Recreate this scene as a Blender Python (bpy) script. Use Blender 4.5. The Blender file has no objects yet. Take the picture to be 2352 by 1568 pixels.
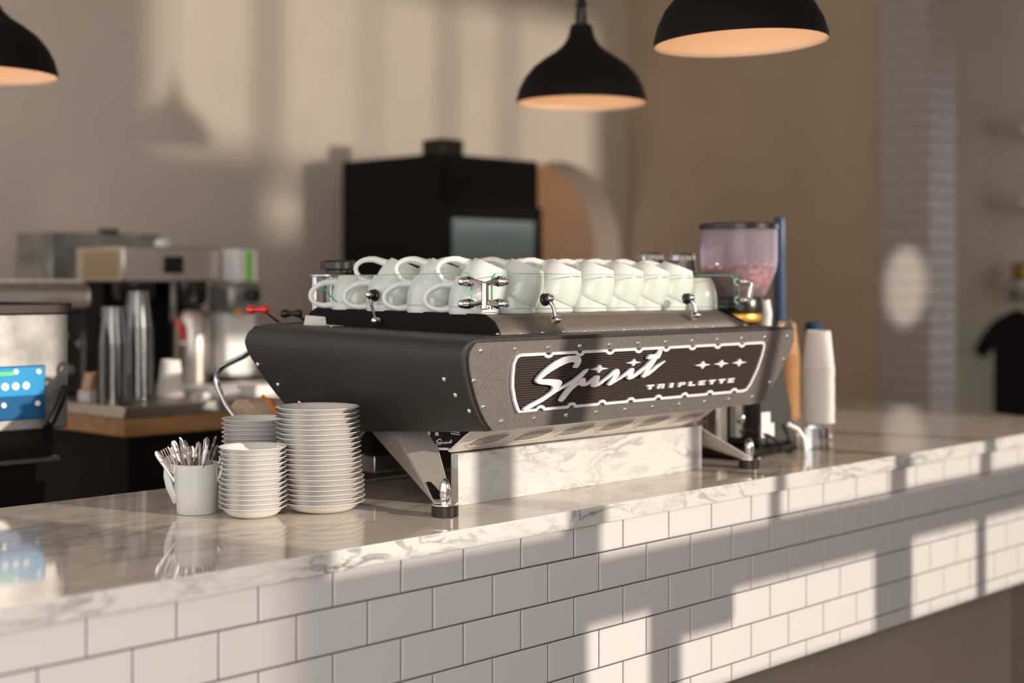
import bpy, math, random
from mathutils import Vector, Matrix
from mathutils.geometry import tessellate_polygon
random.seed(7)
PI = math.pi
R = math.radians
C = bpy.context.scene.collection
scene = bpy.context.scene

# ------------------------------------------------------------------ camera
cam_d = bpy.data.cameras.new('camera')
cam = bpy.data.objects.new('camera', cam_d)
C.objects.link(cam)
cam.location = (-2.199, -1.899, 1.50)
cam.rotation_euler = (R(90), 0, -math.atan2(.7157, .6984))
cam_d.sensor_width = 36
cam_d.lens = 50.51
cam_d.shift_y = -0.057
cam_d.clip_start = .05
cam_d.dof.use_dof = True
cam_d.dof.focus_distance = 2.86
cam_d.dof.aperture_fstop = 1.6
scene.camera = cam
scene.view_settings.view_transform = 'Standard'
scene.view_settings.look = 'None'
scene.view_settings.gamma = 1
scene.view_settings.exposure = 0.0
scene.view_settings.use_curve_mapping = False

# ------------------------------------------------------------------ light
world = bpy.data.worlds.new('world')
scene.world = world
world.use_nodes = True
bg = world.node_tree.nodes['Background']
bg.inputs[0].default_value = (0.93, 0.92, 0.93, 1)
bg.inputs[1].default_value = 1.55

SUN_EL = 14.0
def sun(name, travel, strength, color, angle):
    d = bpy.data.lights.new(name, 'SUN')
    d.energy = strength; d.color = color; d.angle = R(angle)
    o = bpy.data.objects.new(name, d); C.objects.link(o)
    o.rotation_euler = Vector(travel).to_track_quat('-Z', 'Y').to_euler()
    o.location = (2, -6, 5)
    return o
ce, se = math.cos(R(SUN_EL)), math.sin(R(SUN_EL))
sun('low_sun', (-.287*ce, .958*ce, -se), 4.2, (1.0, .905, .785), .55)
sun('street_reflection', (.165, .98, .045), 1.5, (1.0, .90, .78), 2.0)

def area(name, loc, target, sx, sy, power, color):
    d = bpy.data.lights.new(name, 'AREA'); d.shape = 'RECTANGLE'
    d.size = sx; d.size_y = sy; d.energy = power; d.color = color
    o = bpy.data.objects.new(name, d); C.objects.link(o); o.location = loc
    o.rotation_euler = (Vector(target) - Vector(loc)).to_track_quat('-Z', 'Y').to_euler()
    return o
area('ambient_fill', (-4.6, -4.2, 2.2), (.8, 1.4, 1.5), 3.0, 2.6, 62, (1.0, .93, .86))  # added area light behind the camera, lifts the indoor ambient

# ------------------------------------------------------------------ mesh builder
def tri(poly):
    # ear clipping
    n = len(poly); P_ = poly
    area2 = sum(P_[i][0]*P_[(i+1) % n][1]-P_[(i+1) % n][0]*P_[i][1] for i in range(n))
    idx = list(range(n)) if area2 > 0 else list(range(n-1, -1, -1))
    cr = lambda a, b, c: (P_[b][0]-P_[a][0])*(P_[c][1]-P_[a][1])-(P_[b][1]-P_[a][1])*(P_[c][0]-P_[a][0])
    out = []; guard_ = 0
    while len(idx) > 3 and guard_ < 20000:
        guard_ += 1; m = len(idx); best = None
        for k in range(m):
            a, b, c = idx[k-1], idx[k], idx[(k+1) % m]
            A = cr(a, b, c)
            if A <= 0: continue
            if any(cr(a,b,q) >= 0 and cr(b,c,q) >= 0 and cr(c,a,q) >= 0 for q in idx if q not in (a,b,c)): continue
            best = k; break
        if best is None:
            best = min(range(m), key=lambda k: abs(cr(idx[k-1], idx[k], idx[(k+1) % m])))
        a, b, c = idx[best-1], idx[best], idx[(best+1) % m]
        out.append((a, b, c)); idx.pop(best)
    out.append(tuple(idx))
    return out
class MB:
    def __init__(s): s.V = []; s.F = []
    def add(s, V, F):
        b = len(s.V); s.V += [tuple(v) for v in V]; s.F += [tuple(b+i for i in f) for f in F]
        return s
    def box(s, x0, x1, y0, y1, z0, z1):
        return s.add([(x0,y0,z0),(x1,y0,z0),(x1,y1,z0),(x0,y1,z0),(x0,y0,z1),(x1,y0,z1),(x1,y1,z1),(x0,y1,z1)],
                     [(0,3,2,1),(4,5,6,7),(0,1,5,4),(1,2,6,5),(2,3,7,6),(3,0,4,7)])
    def lathe(s, prof, c=(0,0,0), n=32, closed=False, a0=0, rot=None):
        V = []; F = []
        for r, z in prof:
            for k in range(n):
                a = a0 + 2*PI*k/n
                V.append(Vector((r*math.cos(a), r*math.sin(a), z)))
        if rot is not None: V = [rot @ v for v in V]
        V = [v + Vector(c) for v in V]
        m = len(prof)
        for i in range(m-1 if not closed else m):
            j = (i+1) % m
            for k in range(n):
                l = (k+1) % n
                F.append((i*n+k, i*n+l, j*n+l, j*n+k))
        if not closed:
            if prof[0][0] > 1e-6: F.append(tuple(range(n-1, -1, -1)))
            if prof[-1][0] > 1e-6: F.append(tuple((m-1)*n+k for k in range(n)))
        return s.add(V, F)
    def tube(s, pts, r, n=10, flat=None, cap=True):
        pts = [Vector(p) for p in pts]; m = len(pts)
        rr = r if isinstance(r, (list, tuple)) else [r]*m
        fl = flat if isinstance(flat, (list, tuple)) else [flat]*m
        V = []; F = []; up = None
        for i, p in enumerate(pts):
            t = (pts[min(i+1, m-1)] - pts[max(i-1, 0)]).normalized()
            if up is None:
                up = Vector((0,0,1)) if abs(t.z) < .9 else Vector((0,1,0))
            x = t.cross(up)
            if x.length < 1e-6: x = t.cross(Vector((1,0,0)))
            x.normalize(); y = x.cross(t).normalized(); up = y
            for k in range(n):
                a = 2*PI*k/n
                f = 1 if fl[i] is None else fl[i]
                V.append(p + x*(rr[i]*math.cos(a)) + y*(rr[i]*f*math.sin(a)))
        for i in range(m-1):
            for k in range(n):
                l = (k+1) % n
                F.append((i*n+k, i*n+l, (i+1)*n+l, (i+1)*n+k))
        if cap:
            F.append(tuple(range(n-1, -1, -1))); F.append(tuple((m-1)*n+k for k in range(n)))
        return s.add(V, F)
    def prism(s, poly, f0, f1):
        n = len(poly)
        V = [f0(*p) for p in poly] + [f1(*p) for p in poly]
        T = tri(poly)
        F = [tuple(t) for t in T] + [tuple(n+i for i in reversed(t)) for t in T]
        F += [(i, (i+1) % n, n+(i+1) % n, n+i) for i in range(n)]
        return s.add(V, F)
    def loft(s, rings, caps=True):
        n = len(rings[0]); V = []; F = []
        for r in rings: V += r
        for i in range(len(rings)-1):
            for k in range(n):
                l = (k+1) % n
                F.append((i*n+k, i*n+l, (i+1)*n+l, (i+1)*n+k))
        if caps:
            F.append(tuple(range(n-1, -1, -1))); F.append(tuple((len(rings)-1)*n+k for k in range(n)))
        return s.add(V, F)
    def ball(s, c, r, sc=(1,1,1), n=12, m=8, rot=None):
        prof = [(r*math.sin(PI*i/m), -r*math.cos(PI*i/m)) for i in range(m+1)]
        V = []; F = []
        for a, z in prof:
            for k in range(n):
                t = 2*PI*k/n
                v = Vector((a*math.cos(t)*sc[0], a*math.sin(t)*sc[1], z*sc[2]))
                if rot is not None: v = rot @ v
                V.append(v + Vector(c))
        for i in range(m):
            for k in range(n):
                F.append((i*n+k, i*n+(k+1) % n, (i+1)*n+(k+1) % n, (i+1)*n+k))
        return s.add(V, F)
    def xf(s, M):
        s.V = [tuple(M @ Vector(v)) for v in s.V]; return s
    def build(s, name, mat, parent=None, smooth=False, bevel=0, seg=2, auto=None, fm=None, at=None):
        off = WL.get(parent, Vector((0,0,0))) if parent is not None else Vector((0,0,0))
        if at is not None: off = Vector(at)
        me = bpy.data.meshes.new(name)
        me.from_pydata([Vector(v) - off for v in s.V], [], s.F)
        import bmesh
        b = bmesh.new(); b.from_mesh(me)
        bmesh.ops.remove_doubles(b, verts=b.verts, dist=1e-6)
        bmesh.ops.recalc_face_normals(b, faces=b.faces)
        b.to_mesh(me); b.free()
        for m in (mat if isinstance(mat, list) else [mat]): me.materials.append(m)
        if fm:
            for p in me.polygons: p.material_index = fm(p)
        o = bpy.data.objects.new(name, me); C.objects.link(o)
        if parent is not None:
            o.parent = parent; WL[o] = off.copy()
        elif at is not None:
            o.location = at; WL[o] = Vector(at)
        else: WL[o] = Vector((0,0,0))
        if bevel:
            bv = o.modifiers.new('bevel', 'BEVEL'); bv.width = bevel; bv.segments = seg; bv.limit_method = 'ANGLE'; bv.angle_limit = R(40)
            smooth = True
        if smooth:
            a = R(auto or 40)
            for p in me.polygons: p.use_smooth = True
            try: me.set_sharp_from_angle(angle=a)
            except Exception: pass
        return o
WL = {}
def tag(o, label, cat, group=None, kind=None):
    if label: o['label'] = label
    if cat: o['category'] = cat
    if group: o['group'] = group
    if kind: o['kind'] = kind
    return o
def thing(name, label, cat, loc=(0,0,0), group=None):
    o = bpy.data.objects.new(name, None); C.objects.link(o)
    o.empty_display_size = .05; o.location = loc; WL[o] = Vector(loc)
    return tag(o, label, cat, group)
def struct(o): o['kind'] = 'structure'; return o
def copy_tree(o, parent=None):
    c = o.copy(); C.objects.link(c)
    if parent is not None: c.parent = parent
    for ch in list(o.children): copy_tree(ch, c)
    return c
def place(o, loc, rot=None):
    o.location = loc
    if rot is not None: o.rotation_euler = rot
    return o
ORD = ['first','second','third','fourth','fifth','sixth','seventh','eighth','ninth','tenth','eleventh','twelfth','thirteenth',
       'fourteenth','fifteenth','sixteenth','seventeenth','eighteenth','nineteenth','twentieth','twenty-first','twenty-second','twenty-third']
RIGHT = Vector((.6984, -.7157, 0))     # a direction across the room
FWD = Vector((.7157, .6984, 0))

# ------------------------------------------------------------------ materials
def mat(name, color, rough=.5, metal=0, spec=.5, coat=0, emit=None, es=0):
    m = bpy.data.materials.new(name); m.use_nodes = True
    b = m.node_tree.nodes['Principled BSDF']
    b.inputs['Base Color'].default_value = (*color, 1)
    b.inputs['Roughness'].default_value = rough
    b.inputs['Metallic'].default_value = metal
    b.inputs['Specular IOR Level'].default_value = spec
    b.inputs['Coat Weight'].default_value = coat
    b.inputs['Coat Roughness'].default_value = .05
    if emit:
        b.inputs['Emission Color'].default_value = (*emit, 1); b.inputs['Emission Strength'].default_value = es
    return m
def nd(m, t, **kw):
    n = m.node_tree.nodes.new(t)
    for k, v in kw.items():
        if k in n.inputs.keys(): n.inputs[k].default_value = v
        else: setattr(n, k, v)
    return n
def lk(m, a, b): m.node_tree.links.new(a, b)
def noisy(name, c1, c2, scale, rough=.5, metal=0, bump=0, spec=.5, detail=4, stretch=(1,1,1), lo=.35, hi=.65, coat=0):
    m = mat(name, c1, rough, metal, spec, coat)
    b = m.node_tree.nodes['Principled BSDF']
    tc = nd(m, 'ShaderNodeTexCoord'); mp = nd(m, 'ShaderNodeMapping'); mp.inputs['Scale'].default_value = stretch
    n = nd(m, 'ShaderNodeTexNoise', Scale=scale, Detail=detail)
    cr = nd(m, 'ShaderNodeValToRGB')
    cr.color_ramp.elements[0].position = lo; cr.color_ramp.elements[0].color = (*c1, 1)
    cr.color_ramp.elements[1].position = hi; cr.color_ramp.elements[1].color = (*c2, 1)
    lk(m, tc.outputs['Object'], mp.inputs[0]); lk(m, mp.outputs[0], n.inputs['Vector'])
    lk(m, n.outputs[0], cr.inputs[0]); lk(m, cr.outputs[0], b.inputs['Base Color'])
    if bump:
        bp = nd(m, 'ShaderNodeBump', Strength=bump, Distance=.002)
        lk(m, n.outputs[0], bp.inputs['Height']); lk(m, bp.outputs[0], b.inputs['Normal'])
    return m
def marble(name, rough, base=(.80,.76,.71), vein=(.30,.29,.30), dens=1.0):
    m = mat(name, base, rough, 0, .6)
    b = m.node_tree.nodes['Principled BSDF']
    tc = nd(m, 'ShaderNodeTexCoord')
    mp = nd(m, 'ShaderNodeMapping'); mp.inputs['Scale'].default_value = (.55, 1.5, 1.5)
    mp.inputs['Rotation'].default_value = (0, 0, R(12))
    n1 = nd(m, 'ShaderNodeTexNoise', Scale=6.0*dens, Detail=9, Roughness=.62, Distortion=.7)
    n2 = nd(m, 'ShaderNodeTexNoise', Scale=2.2*dens, Detail=6, Roughness=.6)
    n3 = nd(m, 'ShaderNodeTexNoise', Scale=60.0, Detail=8, Roughness=.72, Distortion=1.0)
    for n in (n1, n2, n3): lk(m, mp.outputs[0], n.inputs['Vector'])
    lk(m, tc.outputs['Object'], mp.inputs[0])
    s1 = nd(m, 'ShaderNodeMath', operation='SUBTRACT'); s1.inputs[1].default_value = .5
    a1 = nd(m, 'ShaderNodeMath', operation='ABSOLUTE')
    r1 = nd(m, 'ShaderNodeMapRange'); r1.inputs['From Min'].default_value = 0; r1.inputs['From Max'].default_value = .05
    r1.inputs['To Min'].default_value = 1; r1.inputs['To Max'].default_value = 0
    lk(m, n1.outputs[0], s1.inputs[0]); lk(m, s1.outputs[0], a1.inputs[0]); lk(m, a1.outputs[0], r1.inputs[0])
    r2 = nd(m, 'ShaderNodeMapRange'); r2.inputs['From Min'].default_value = .40; r2.inputs['From Max'].default_value = .66
    lk(m, n2.outputs[0], r2.inputs[0])
    mu = nd(m, 'ShaderNodeMath', operation='MULTIPLY'); lk(m, r1.outputs[0], mu.inputs[0]); lk(m, r2.outputs[0], mu.inputs[1])
    r3 = nd(m, 'ShaderNodeMapRange'); r3.inputs['From Min'].default_value = .55; r3.inputs['From Max'].default_value = .78
    r3.inputs['To Max'].default_value = .5
    lk(m, n3.outputs[0], r3.inputs[0])
    ad = nd(m, 'ShaderNodeMath', operation='ADD', use_clamp=True); lk(m, mu.outputs[0], ad.inputs[0]); lk(m, r3.outputs[0], ad.inputs[1])
    mx = nd(m, 'ShaderNodeMix', data_type='RGBA')
    mx.inputs[6].default_value = (*base, 1); mx.inputs[7].default_value = (*vein, 1)
    lk(m, ad.outputs[0], mx.inputs[0]); lk(m, mx.outputs[2], b.inputs['Base Color'])
    return m
def glass(name, tint, gloss_fac=.10, rough=.0, ior=1.5):
    m = bpy.data.materials.new(name); m.use_nodes = True
    nt = m.node_tree; nt.nodes.clear()
    out = nd(m, 'ShaderNodeOutputMaterial')
    tr = nd(m, 'ShaderNodeBsdfTransparent', Color=(*tint, 1))
    gl = nd(m, 'ShaderNodeBsdfGlossy', Roughness=rough)
    fr = nd(m, 'ShaderNodeLayerWeight', Blend=gloss_fac)
    mx = nd(m, 'ShaderNodeMixShader')
    lk(m, fr.outputs['Fresnel'], mx.inputs[0]); lk(m, tr.outputs[0], mx.inputs[1]); lk(m, gl.outputs[0], mx.inputs[2])
    lk(m, mx.outputs[0], out.inputs[0])
    return m
M = {}
M['counter'] = marble('counter_marble', .06, (.60,.53,.45), (.33,.275,.23))
M['marble'] = marble('marble_edge', .3, (.60,.575,.545), (.15,.15,.165), 2.2)
M['tile'] = mat('white_glazed_tile', (.585,.562,.548), .12, 0, .5)
M['grout'] = mat('grout', (.11,.09,.08), .95)
M['pillar_tile'] = mat('pillar_tile', (.47,.41,.365), .35)
M['pillar_grout'] = mat('pillar_grout', (.28,.235,.20), .9)
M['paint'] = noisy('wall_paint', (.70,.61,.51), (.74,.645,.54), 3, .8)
M['paint_shaded'] = noisy('wall_paint_shaded', (.48,.365,.25), (.51,.39,.27), 3, .8)  # wall paint made browner and darker: the end wall's shade in its colour
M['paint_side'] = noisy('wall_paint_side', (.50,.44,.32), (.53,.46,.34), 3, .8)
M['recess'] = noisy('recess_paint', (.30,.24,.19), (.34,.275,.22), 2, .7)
M['alcove'] = mat('alcove_brown', (.44,.205,.06), .8)
M['ceiling'] = mat('ceiling_paint', (.6,.56,.5), .9)
M['floor'] = noisy('concrete_floor', (.30,.26,.22), (.36,.31,.26), 2, .5)
M['powder'] = noisy('black_powder_coat', (.014,.011,.010), (.040,.034,.030), 900, .40, 0, .5, .5, 2, lo=.4, hi=.7)
M['panel'] = noisy('textured_panel_coat', (.145,.13,.12), (.38,.345,.315), 800, .55, 1.0, .35, .5, 2, lo=.35, hi=.68)
M['grille'] = mat('dark_grille', (.016,.012,.011), .45)
M['rib'] = mat('grille_rib', (.15,.10,.08), .35, .6)
M['trimwhite'] = mat('satin_white_trim', (.78,.73,.76), .35, .1)
M['chrome'] = mat('chrome', (.78,.74,.72), .08, 1)
M['steel'] = noisy('brushed_steel', (.46,.42,.38), (.60,.56,.51), 30, .32, 1, 0, stretch=(1,1,12))
M['cream'] = mat('cast_satin_aluminium', (.76,.70,.62), .42, .1)
M['vent'] = mat('vent_rib', (.03,.025,.02), 1.0, 0, 0)
M['leg'] = noisy('cast_leg', (.52,.46,.40), (.60,.54,.47), 200, .36, .45, .3)
M['darkmetal'] = mat('dark_metal', (.05,.04,.035), .3, .8)
M['porcelain'] = mat('white_porcelain', (.73,.70,.66), .08, 0, .5, .3)
M['porcelain2'] = mat('cup_porcelain', (.73,.715,.675), .09, 0, .5, .3)
M['mug'] = mat('grey_mug_glaze', (.62,.60,.56), .08, 0, .5, .4)
M['paper'] = mat('white_paper', (.80,.76,.71), .7)
M['kraft'] = mat('kraft_paper', (.42,.21,.075), .65)
M['black'] = mat('black_plastic', (.012,.010,.010), .25)
M['blackmatt'] = mat('black_matt', (.006,.0045,.004), .75, 0, .2)
M['red'] = mat('red_knob', (.75,.012,.015), .12, 0, .5, .5)
M['lampblack'] = mat('lamp_black', (.005,.0035,.003), .6, 0, .15)
M['lampwhite'] = mat('lamp_inner_white', (.80,.68,.56), .6)
M['bulb'] = mat('bulb', (1,.8,.6), .5, emit=(1,.62,.33), es=2.5)
M['glass'] = glass('guard_glass', (.965,.985,.975), .10)
M['glassedge'] = mat('glass_edge', (.10,.42,.30), .15)
M['clear'] = mat('clear_glass', (.97,.98,.97), .0)
M['clear'].node_tree.nodes['Principled BSDF'].inputs['Transmission Weight'].default_value = 1
M['clear'].node_tree.nodes['Principled BSDF'].inputs['IOR'].default_value = 1.45
M['hopper'] = glass('hopper_plastic', (.93,.86,.95), .25, .08)
_h = M['hopper']; _o = [n for n in _h.node_tree.nodes if n.type == 'OUTPUT_MATERIAL'][0]
_src = _o.inputs[0].links[0].from_socket
_d = nd(_h, 'ShaderNodeBsdfTranslucent', Color=(.92,.82,.95,1)); _d2 = nd(_h, 'ShaderNodeBsdfDiffuse', Color=(.86,.78,.90,1))
_a = nd(_h, 'ShaderNodeMixShader'); _a.inputs[0].default_value = .5; _b = nd(_h, 'ShaderNodeMixShader'); _b.inputs[0].default_value = .26
lk(_h, _d.outputs[0], _a.inputs[1]); lk(_h, _d2.outputs[0], _a.inputs[2]); lk(_h, _src, _b.inputs[1]); lk(_h, _a.outputs[0], _b.inputs[2]); lk(_h, _b.outputs[0], _o.inputs[0])
M['cupplastic'] = glass('clear_plastic_cup', (.70,.67,.64), .55, .12)
M['beans'] = noisy('coffee_beans', (.36,.16,.11), (.78,.45,.34), 60, .35)
M['gold'] = mat('gold_ring', (.85,.50,.08), .35, .7)
M['wood'] = noisy('warm_wood', (.34,.17,.06), (.48,.26,.10), 4, .45, stretch=(1,8,8))
M['blue'] = mat('blue_panel', (.003,.075,.20), .25)
M['bluelit'] = mat('blue_band', (.008,.23,.48), .3)
M['lcd'] = mat('green_display', (.10,.50,.10), .3, emit=(.15,.6,.15), es=.25)
M['cyan'] = mat('blue_plastic', (.0,.03,.085), .4)
M['green'] = mat('green_stripe', (.22,.62,.03), .5)
M['white'] = mat('white_plastic', (.72,.72,.69), .4)
M['label'] = mat('white_label', (.75,.72,.68), .6)
M['towel'] = noisy('towel_cloth', (.42,.30,.20), (.54,.40,.28), 120, .95, 0, 1.0)
M['orange'] = mat('orange_stripe', (.60,.17,.01), .9)
M['display'] = mat('black_display', (.01,.008,.012), .15)
M['screen'] = noisy('fridge_pane_reflection', (.17,.23,.24), (.27,.32,.32), 2.0, .12, stretch=(.4,.4,5))  # the pane's bluish reflection put into a diffuse blue-grey colour
M['shirt'] = noisy('black_cotton', (.006,.005,.006), (.012,.010,.011), 60, .95)
M['shelf'] = mat('shelf_white', (.66,.61,.54), .6)
M['frost'] = noisy('frosted_steel', (.20,.19,.18), (.36,.345,.325), 14, .38, .6)

M['gold_steel'] = mat('warm_steel', (.36,.27,.17), .4, .6)
M['tan'] = mat('tan_wood', (.62,.40,.22), .6)

# ================================================================== the room
struct(MB().box(-6, 13.5, -3.6, 6, -.1, 0).build('floor', M['floor']))
struct(MB().box(-3.5, 13.5, -3.6, 6, 3.6, 3.7).build('ceiling', M['ceiling']))
# back wall of the kitchen with its arched opening
XC_A, ZS_A, R_A = 4.37, 1.69, .56
pl = [(-3.2,0),(XC_A-R_A,0)] + [(XC_A-R_A*math.cos(PI*i/24), ZS_A+R_A*math.sin(PI*i/24)) for i in range(25)] + [(XC_A+R_A,0),(5.0,0),(5.0,3.6),(-3.2,3.6)]
struct(MB().prism(pl, lambda a, b: (a, 4.08, b), lambda a, b: (a, 4.30, b)).build('wall_back', M['paint'], smooth=True, auto=30))
struct(MB().box(3.4, 5.2, 5.1, 5.2, 0, 3.6).build('wall_alcove', M['alcove']))
struct(MB().box(5.0, 5.12, 2.235, 5.1, 0, 3.6).build('wall_right', M['paint_shaded']))
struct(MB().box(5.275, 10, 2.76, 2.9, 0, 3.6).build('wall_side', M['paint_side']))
struct(MB().box(5.12, 5.275, 2.235, 2.9, 0, 3.6).build('wall_return', M['paint_shaded']))

def tile_field(u0, u1, v0, v1, uj, vj, tw, th, fn, gap=.0026, dep=.005, bev=.0035, rnd=.0, stag=.5):
    """glazed tiles (bevelled) on the rectangle u0..u1 x v0..v1; fn(u,v,d) gives the point, d outwards"""
    mb = MB(); k0 = math.floor((v0-vj)/th); k1 = math.ceil((v1-vj)/th)
    for k in range(k0, k1):
        a0, a1 = vj+k*th, vj+(k+1)*th
        off = uj + (tw*stag if k % 2 else 0)
        i0 = math.floor((u0-off)/tw); i1 = math.ceil((u1-off)/tw)
        for i in range(i0, i1):
            b0, b1 = off+i*tw, off+(i+1)*tw
            x0, x1, y0, y1 = max(b0, u0)+gap/2, min(b1, u1)-gap/2, max(a0, v0)+gap/2, min(a1, v1)-gap/2
            if x1-x0 < .012 or y1-y0 < .008: continue
            e = bev
            t = [random.uniform(-rnd, rnd) for _ in range(4)]
            V = [fn(x0,y0,0), fn(x1,y0,0), fn(x1,y1,0), fn(x0,y1,0)]
            V += [fn(x0,y0,dep*.55), fn(x1,y0,dep*.55), fn(x1,y1,dep*.55), fn(x0,y1,dep*.55)]
            V += [fn(x0+e,y0+e,dep+t[0]), fn(x1-e,y0+e,dep+t[1]), fn(x1-e,y1-e,dep+t[2]), fn(x0+e,y1-e,dep+t[3])]
            mb.add(V, [(0,1,5,4),(1,2,6,5),(2,3,7,6),(3,0,4,7),(4,5,9,8),(5,6,10,9),(6,7,11,10),(7,4,8,11),(8,9,10,11)])
    return mb

# tiled pillar
pil = thing('tiled_pillar', 'square pillar clad in small grey-beige tiles at the end of the kitchen wall', 'pillar', (5.12, 2.08, 0))
del pil['category'], pil['label']; pil.name = 'trim_1'; pil['kind'] = 'structure'
MB().box(4.975, 5.27, 1.935, 2.235, 0, 3.6).build('pillar_core', M['pillar_grout'], pil)
tile_field(1.935, 2.235, 0, 3.6, 1.935, .02, .152, .078, lambda u, v, d: (4.975-d, u, v), gap=.005, bev=.002).build('side_tiles', M['pillar_tile'], pil)
tile_field(4.97, 5.27, 0, 3.6, 4.97, .02, .152, .078, lambda u, v, d: (u, 1.935-d, v), gap=.005, bev=.002).build('front_tiles', M['pillar_tile'], pil)

# window wall behind the camera: its openings shape the sunlight
def tw(x, z): return (x+.963, z+.836)      # a spot of light on the tiles -> its place in the wall
cells = [(-.69,-.09,1.00,1.95),(.011,.625,.937,1.95),(.66,1.178,.945,1.95),(1.250,1.681,.95,1.95),(1.74,2.5,.95,1.95),
         (-.03,.18,.597,.812),(.277,.47,.597,.735),(.47,1.10,.597,.812),(1.28,1.66,.597,.825),(1.705,2.4,.597,.828)]
op = []
for a0, a1, b0, b1 in cells:
    x0, z0 = tw(a0, b0); x1, z1 = tw(a1, b1); op.append((x0, x1, z0, z1))
xs = sorted({-1.3, 13} | {o[0] for o in op} | {o[1] for o in op}); zs = sorted({0, 3.6} | {o[2] for o in op} | {o[3] for o in op})
wb = MB()
for i in range(len(xs)-1):
    run = None
    for j in range(len(zs)-1):
        cx, cz = (xs[i]+xs[i+1])/2, (zs[j]+zs[j+1])/2
        solid = not any(o[0] < cx < o[1] and o[2] < cz < o[3] for o in op)
        if solid and run is None: run = zs[j]
        if not solid and run is not None: wb.box(xs[i], xs[i+1], -3.225, -3.175, run, zs[j]); run = None
    if run is not None: wb.box(xs[i], xs[i+1], -3.225, -3.175, run, 3.6)
struct(wb.build('wall_front', M['paint']))

# ================================================================== the bar counter
bar = thing('bar_counter', 'long bar counter with polished grey-veined marble top and white tiled front', 'counter', (.5, .4, 0))
top = [(-2.6,0),(2.12,0),(2.45,.12),(2.58,.5),(2.67,.86),(2.72,1.12),(2.5,1.14),(1.9,.845),(-2.6,.845)]
ct = MB().prism(top, lambda a, b: (a, b, 1.014), lambda a, b: (a, b, 1.05)).build('countertop', [M['counter'], M['marble']], bar, bevel=.0018,
        fm=lambda p: 0 if abs(p.normal.z) > .5 else 1)
MB().box(-2.6, 2.06, .0165, .10, .60, 1.013).build('apron', M['grout'], bar)
tile_field(-2.5, 2.06, .60, 1.013, .014, .874, .1525, .078, lambda u, v, d: (u, .0155-d, v), rnd=.0002, dep=.0032, gap=.003, bev=.0022).build('tile_cladding', M['tile'], bar)
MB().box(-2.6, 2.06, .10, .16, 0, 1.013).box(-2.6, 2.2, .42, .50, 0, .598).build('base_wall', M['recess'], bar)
MB().box(2.0, 2.06, .16, .80, 0, 1.013).box(-2.6, 2.06, .16, .42, .55, .60).box(-2.6, 2.06, .74, .80, 0, 1.013).build('back_panel', M['blackmatt'], bar)

upstand = tag(MB().box(-.201, .612, .202, .224, 1.05, 1.155).build('marble_upstand', M['marble'], at=(.2, .21, 1.05), bevel=.0012),
    'upright white marble slab standing on the counter beneath the espresso machine', 'marble slab')

# ================================================================== espresso machine
XC = .187
mach = thing('espresso_machine', 'black three-group espresso machine with riveted front panel lettered Spirit Triplette', 'espresso machine', (XC, .45, 1.05))
PW, PB = M['powder'], M['panel']
def nz(z): return .020 + (1.39-z)/.172*.036
half = [(.452,1.2165),(.475,1.235),(.502,1.268),(.524,1.305),(.541,1.340),(.547,1.365),(.541,1.382),(.527,1.3925),(.505,1.3965)]
def catmull(P_, n=3):
    out = []
    for i in range(len(P_)-1):
        p0, p1, p2, p3 = P_[max(i-1,0)], P_[i], P_[i+1], P_[min(i+2,len(P_)-1)]
        for k in range(n):
            t = k/n
            out.append(tuple(.5*((2*b)+(-a+c)*t+(2*a-5*b+4*c-d)*t*t+(-a+3*b-3*c+d)*t**3) for a,b,c,d in zip(p0,p1,p2,p3)))
    return out+[P_[-1]]
half = catmull(half)
def ringpts(grow=0.0):
    L = [(XC-(a+grow), z) for a, z in half]; Rr = [(XC+(a+grow), z) for a, z in reversed(half)]
    xa, xb = L[-1][0], Rr[0][0]
    mid = [(xa+(xb-xa)*k/12, 1.3968) for k in range(1, 12)]
    xc, xd = Rr[-1][0], L[0][0]
    low = [(xc+(xd-xc)*k/12, 1.2162) for k in range(1, 12)]
    return L + mid + Rr + low
def zb(z):   # height at the barista end for a front height
    f = (z-1.2165)/(1.3965-1.2165); return 1.178 + f*(1.410-1.178)
def yb(z):
    P_ = [(1.178,.575),(1.218,.598),(1.311,.668),(1.345,.695),(1.358,.702),(1.372,.7065),(1.385,.7055),(1.395,.700),(1.403,.688),(1.408,.672),(1.4115,.645)]
    for (z0,y0),(z1,y1) in zip(P_, P_[1:]):
        if z <= z1+1e-9: return y0+(y1-y0)*(z-z0)/(z1-z0)
    return P_[-1][1]
rings = []
for t in [0, .02, .15, .3, .45, .6, .75, .9, 1.0]:
    rg = []
    for x, z in ringpts(.006):
        yf = nz(z) - (.004 if t == 0 else .004)
        z1 = zb(z)
        y = yf + (yb(z1) + .20*(1-min(1, abs(x-XC)/.55)**2)*min(1, (z1-1.15)/.2) - yf)*t
        g = 0 if t else -.002
        rg.append((x + (g if x > XC else -g), y, z + (z1-z)*t))
    rings.append(rg)
sh = MB().loft(rings).build('body_shell', PW, mach, bevel=.004)
# front plate with rolled outline
inner = [p for p in ringpts(-.010) if 1.2163 < p[1] < 1.3967]
inner = [(x, min(z, 1.389)) for x, z in inner]
MB().prism(inner, lambda a, b: (a, nz(b)-.010, b), lambda a, b: (a, nz(b)+.004, b)).build('front_panel', PB, mach, bevel=.0025)
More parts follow.
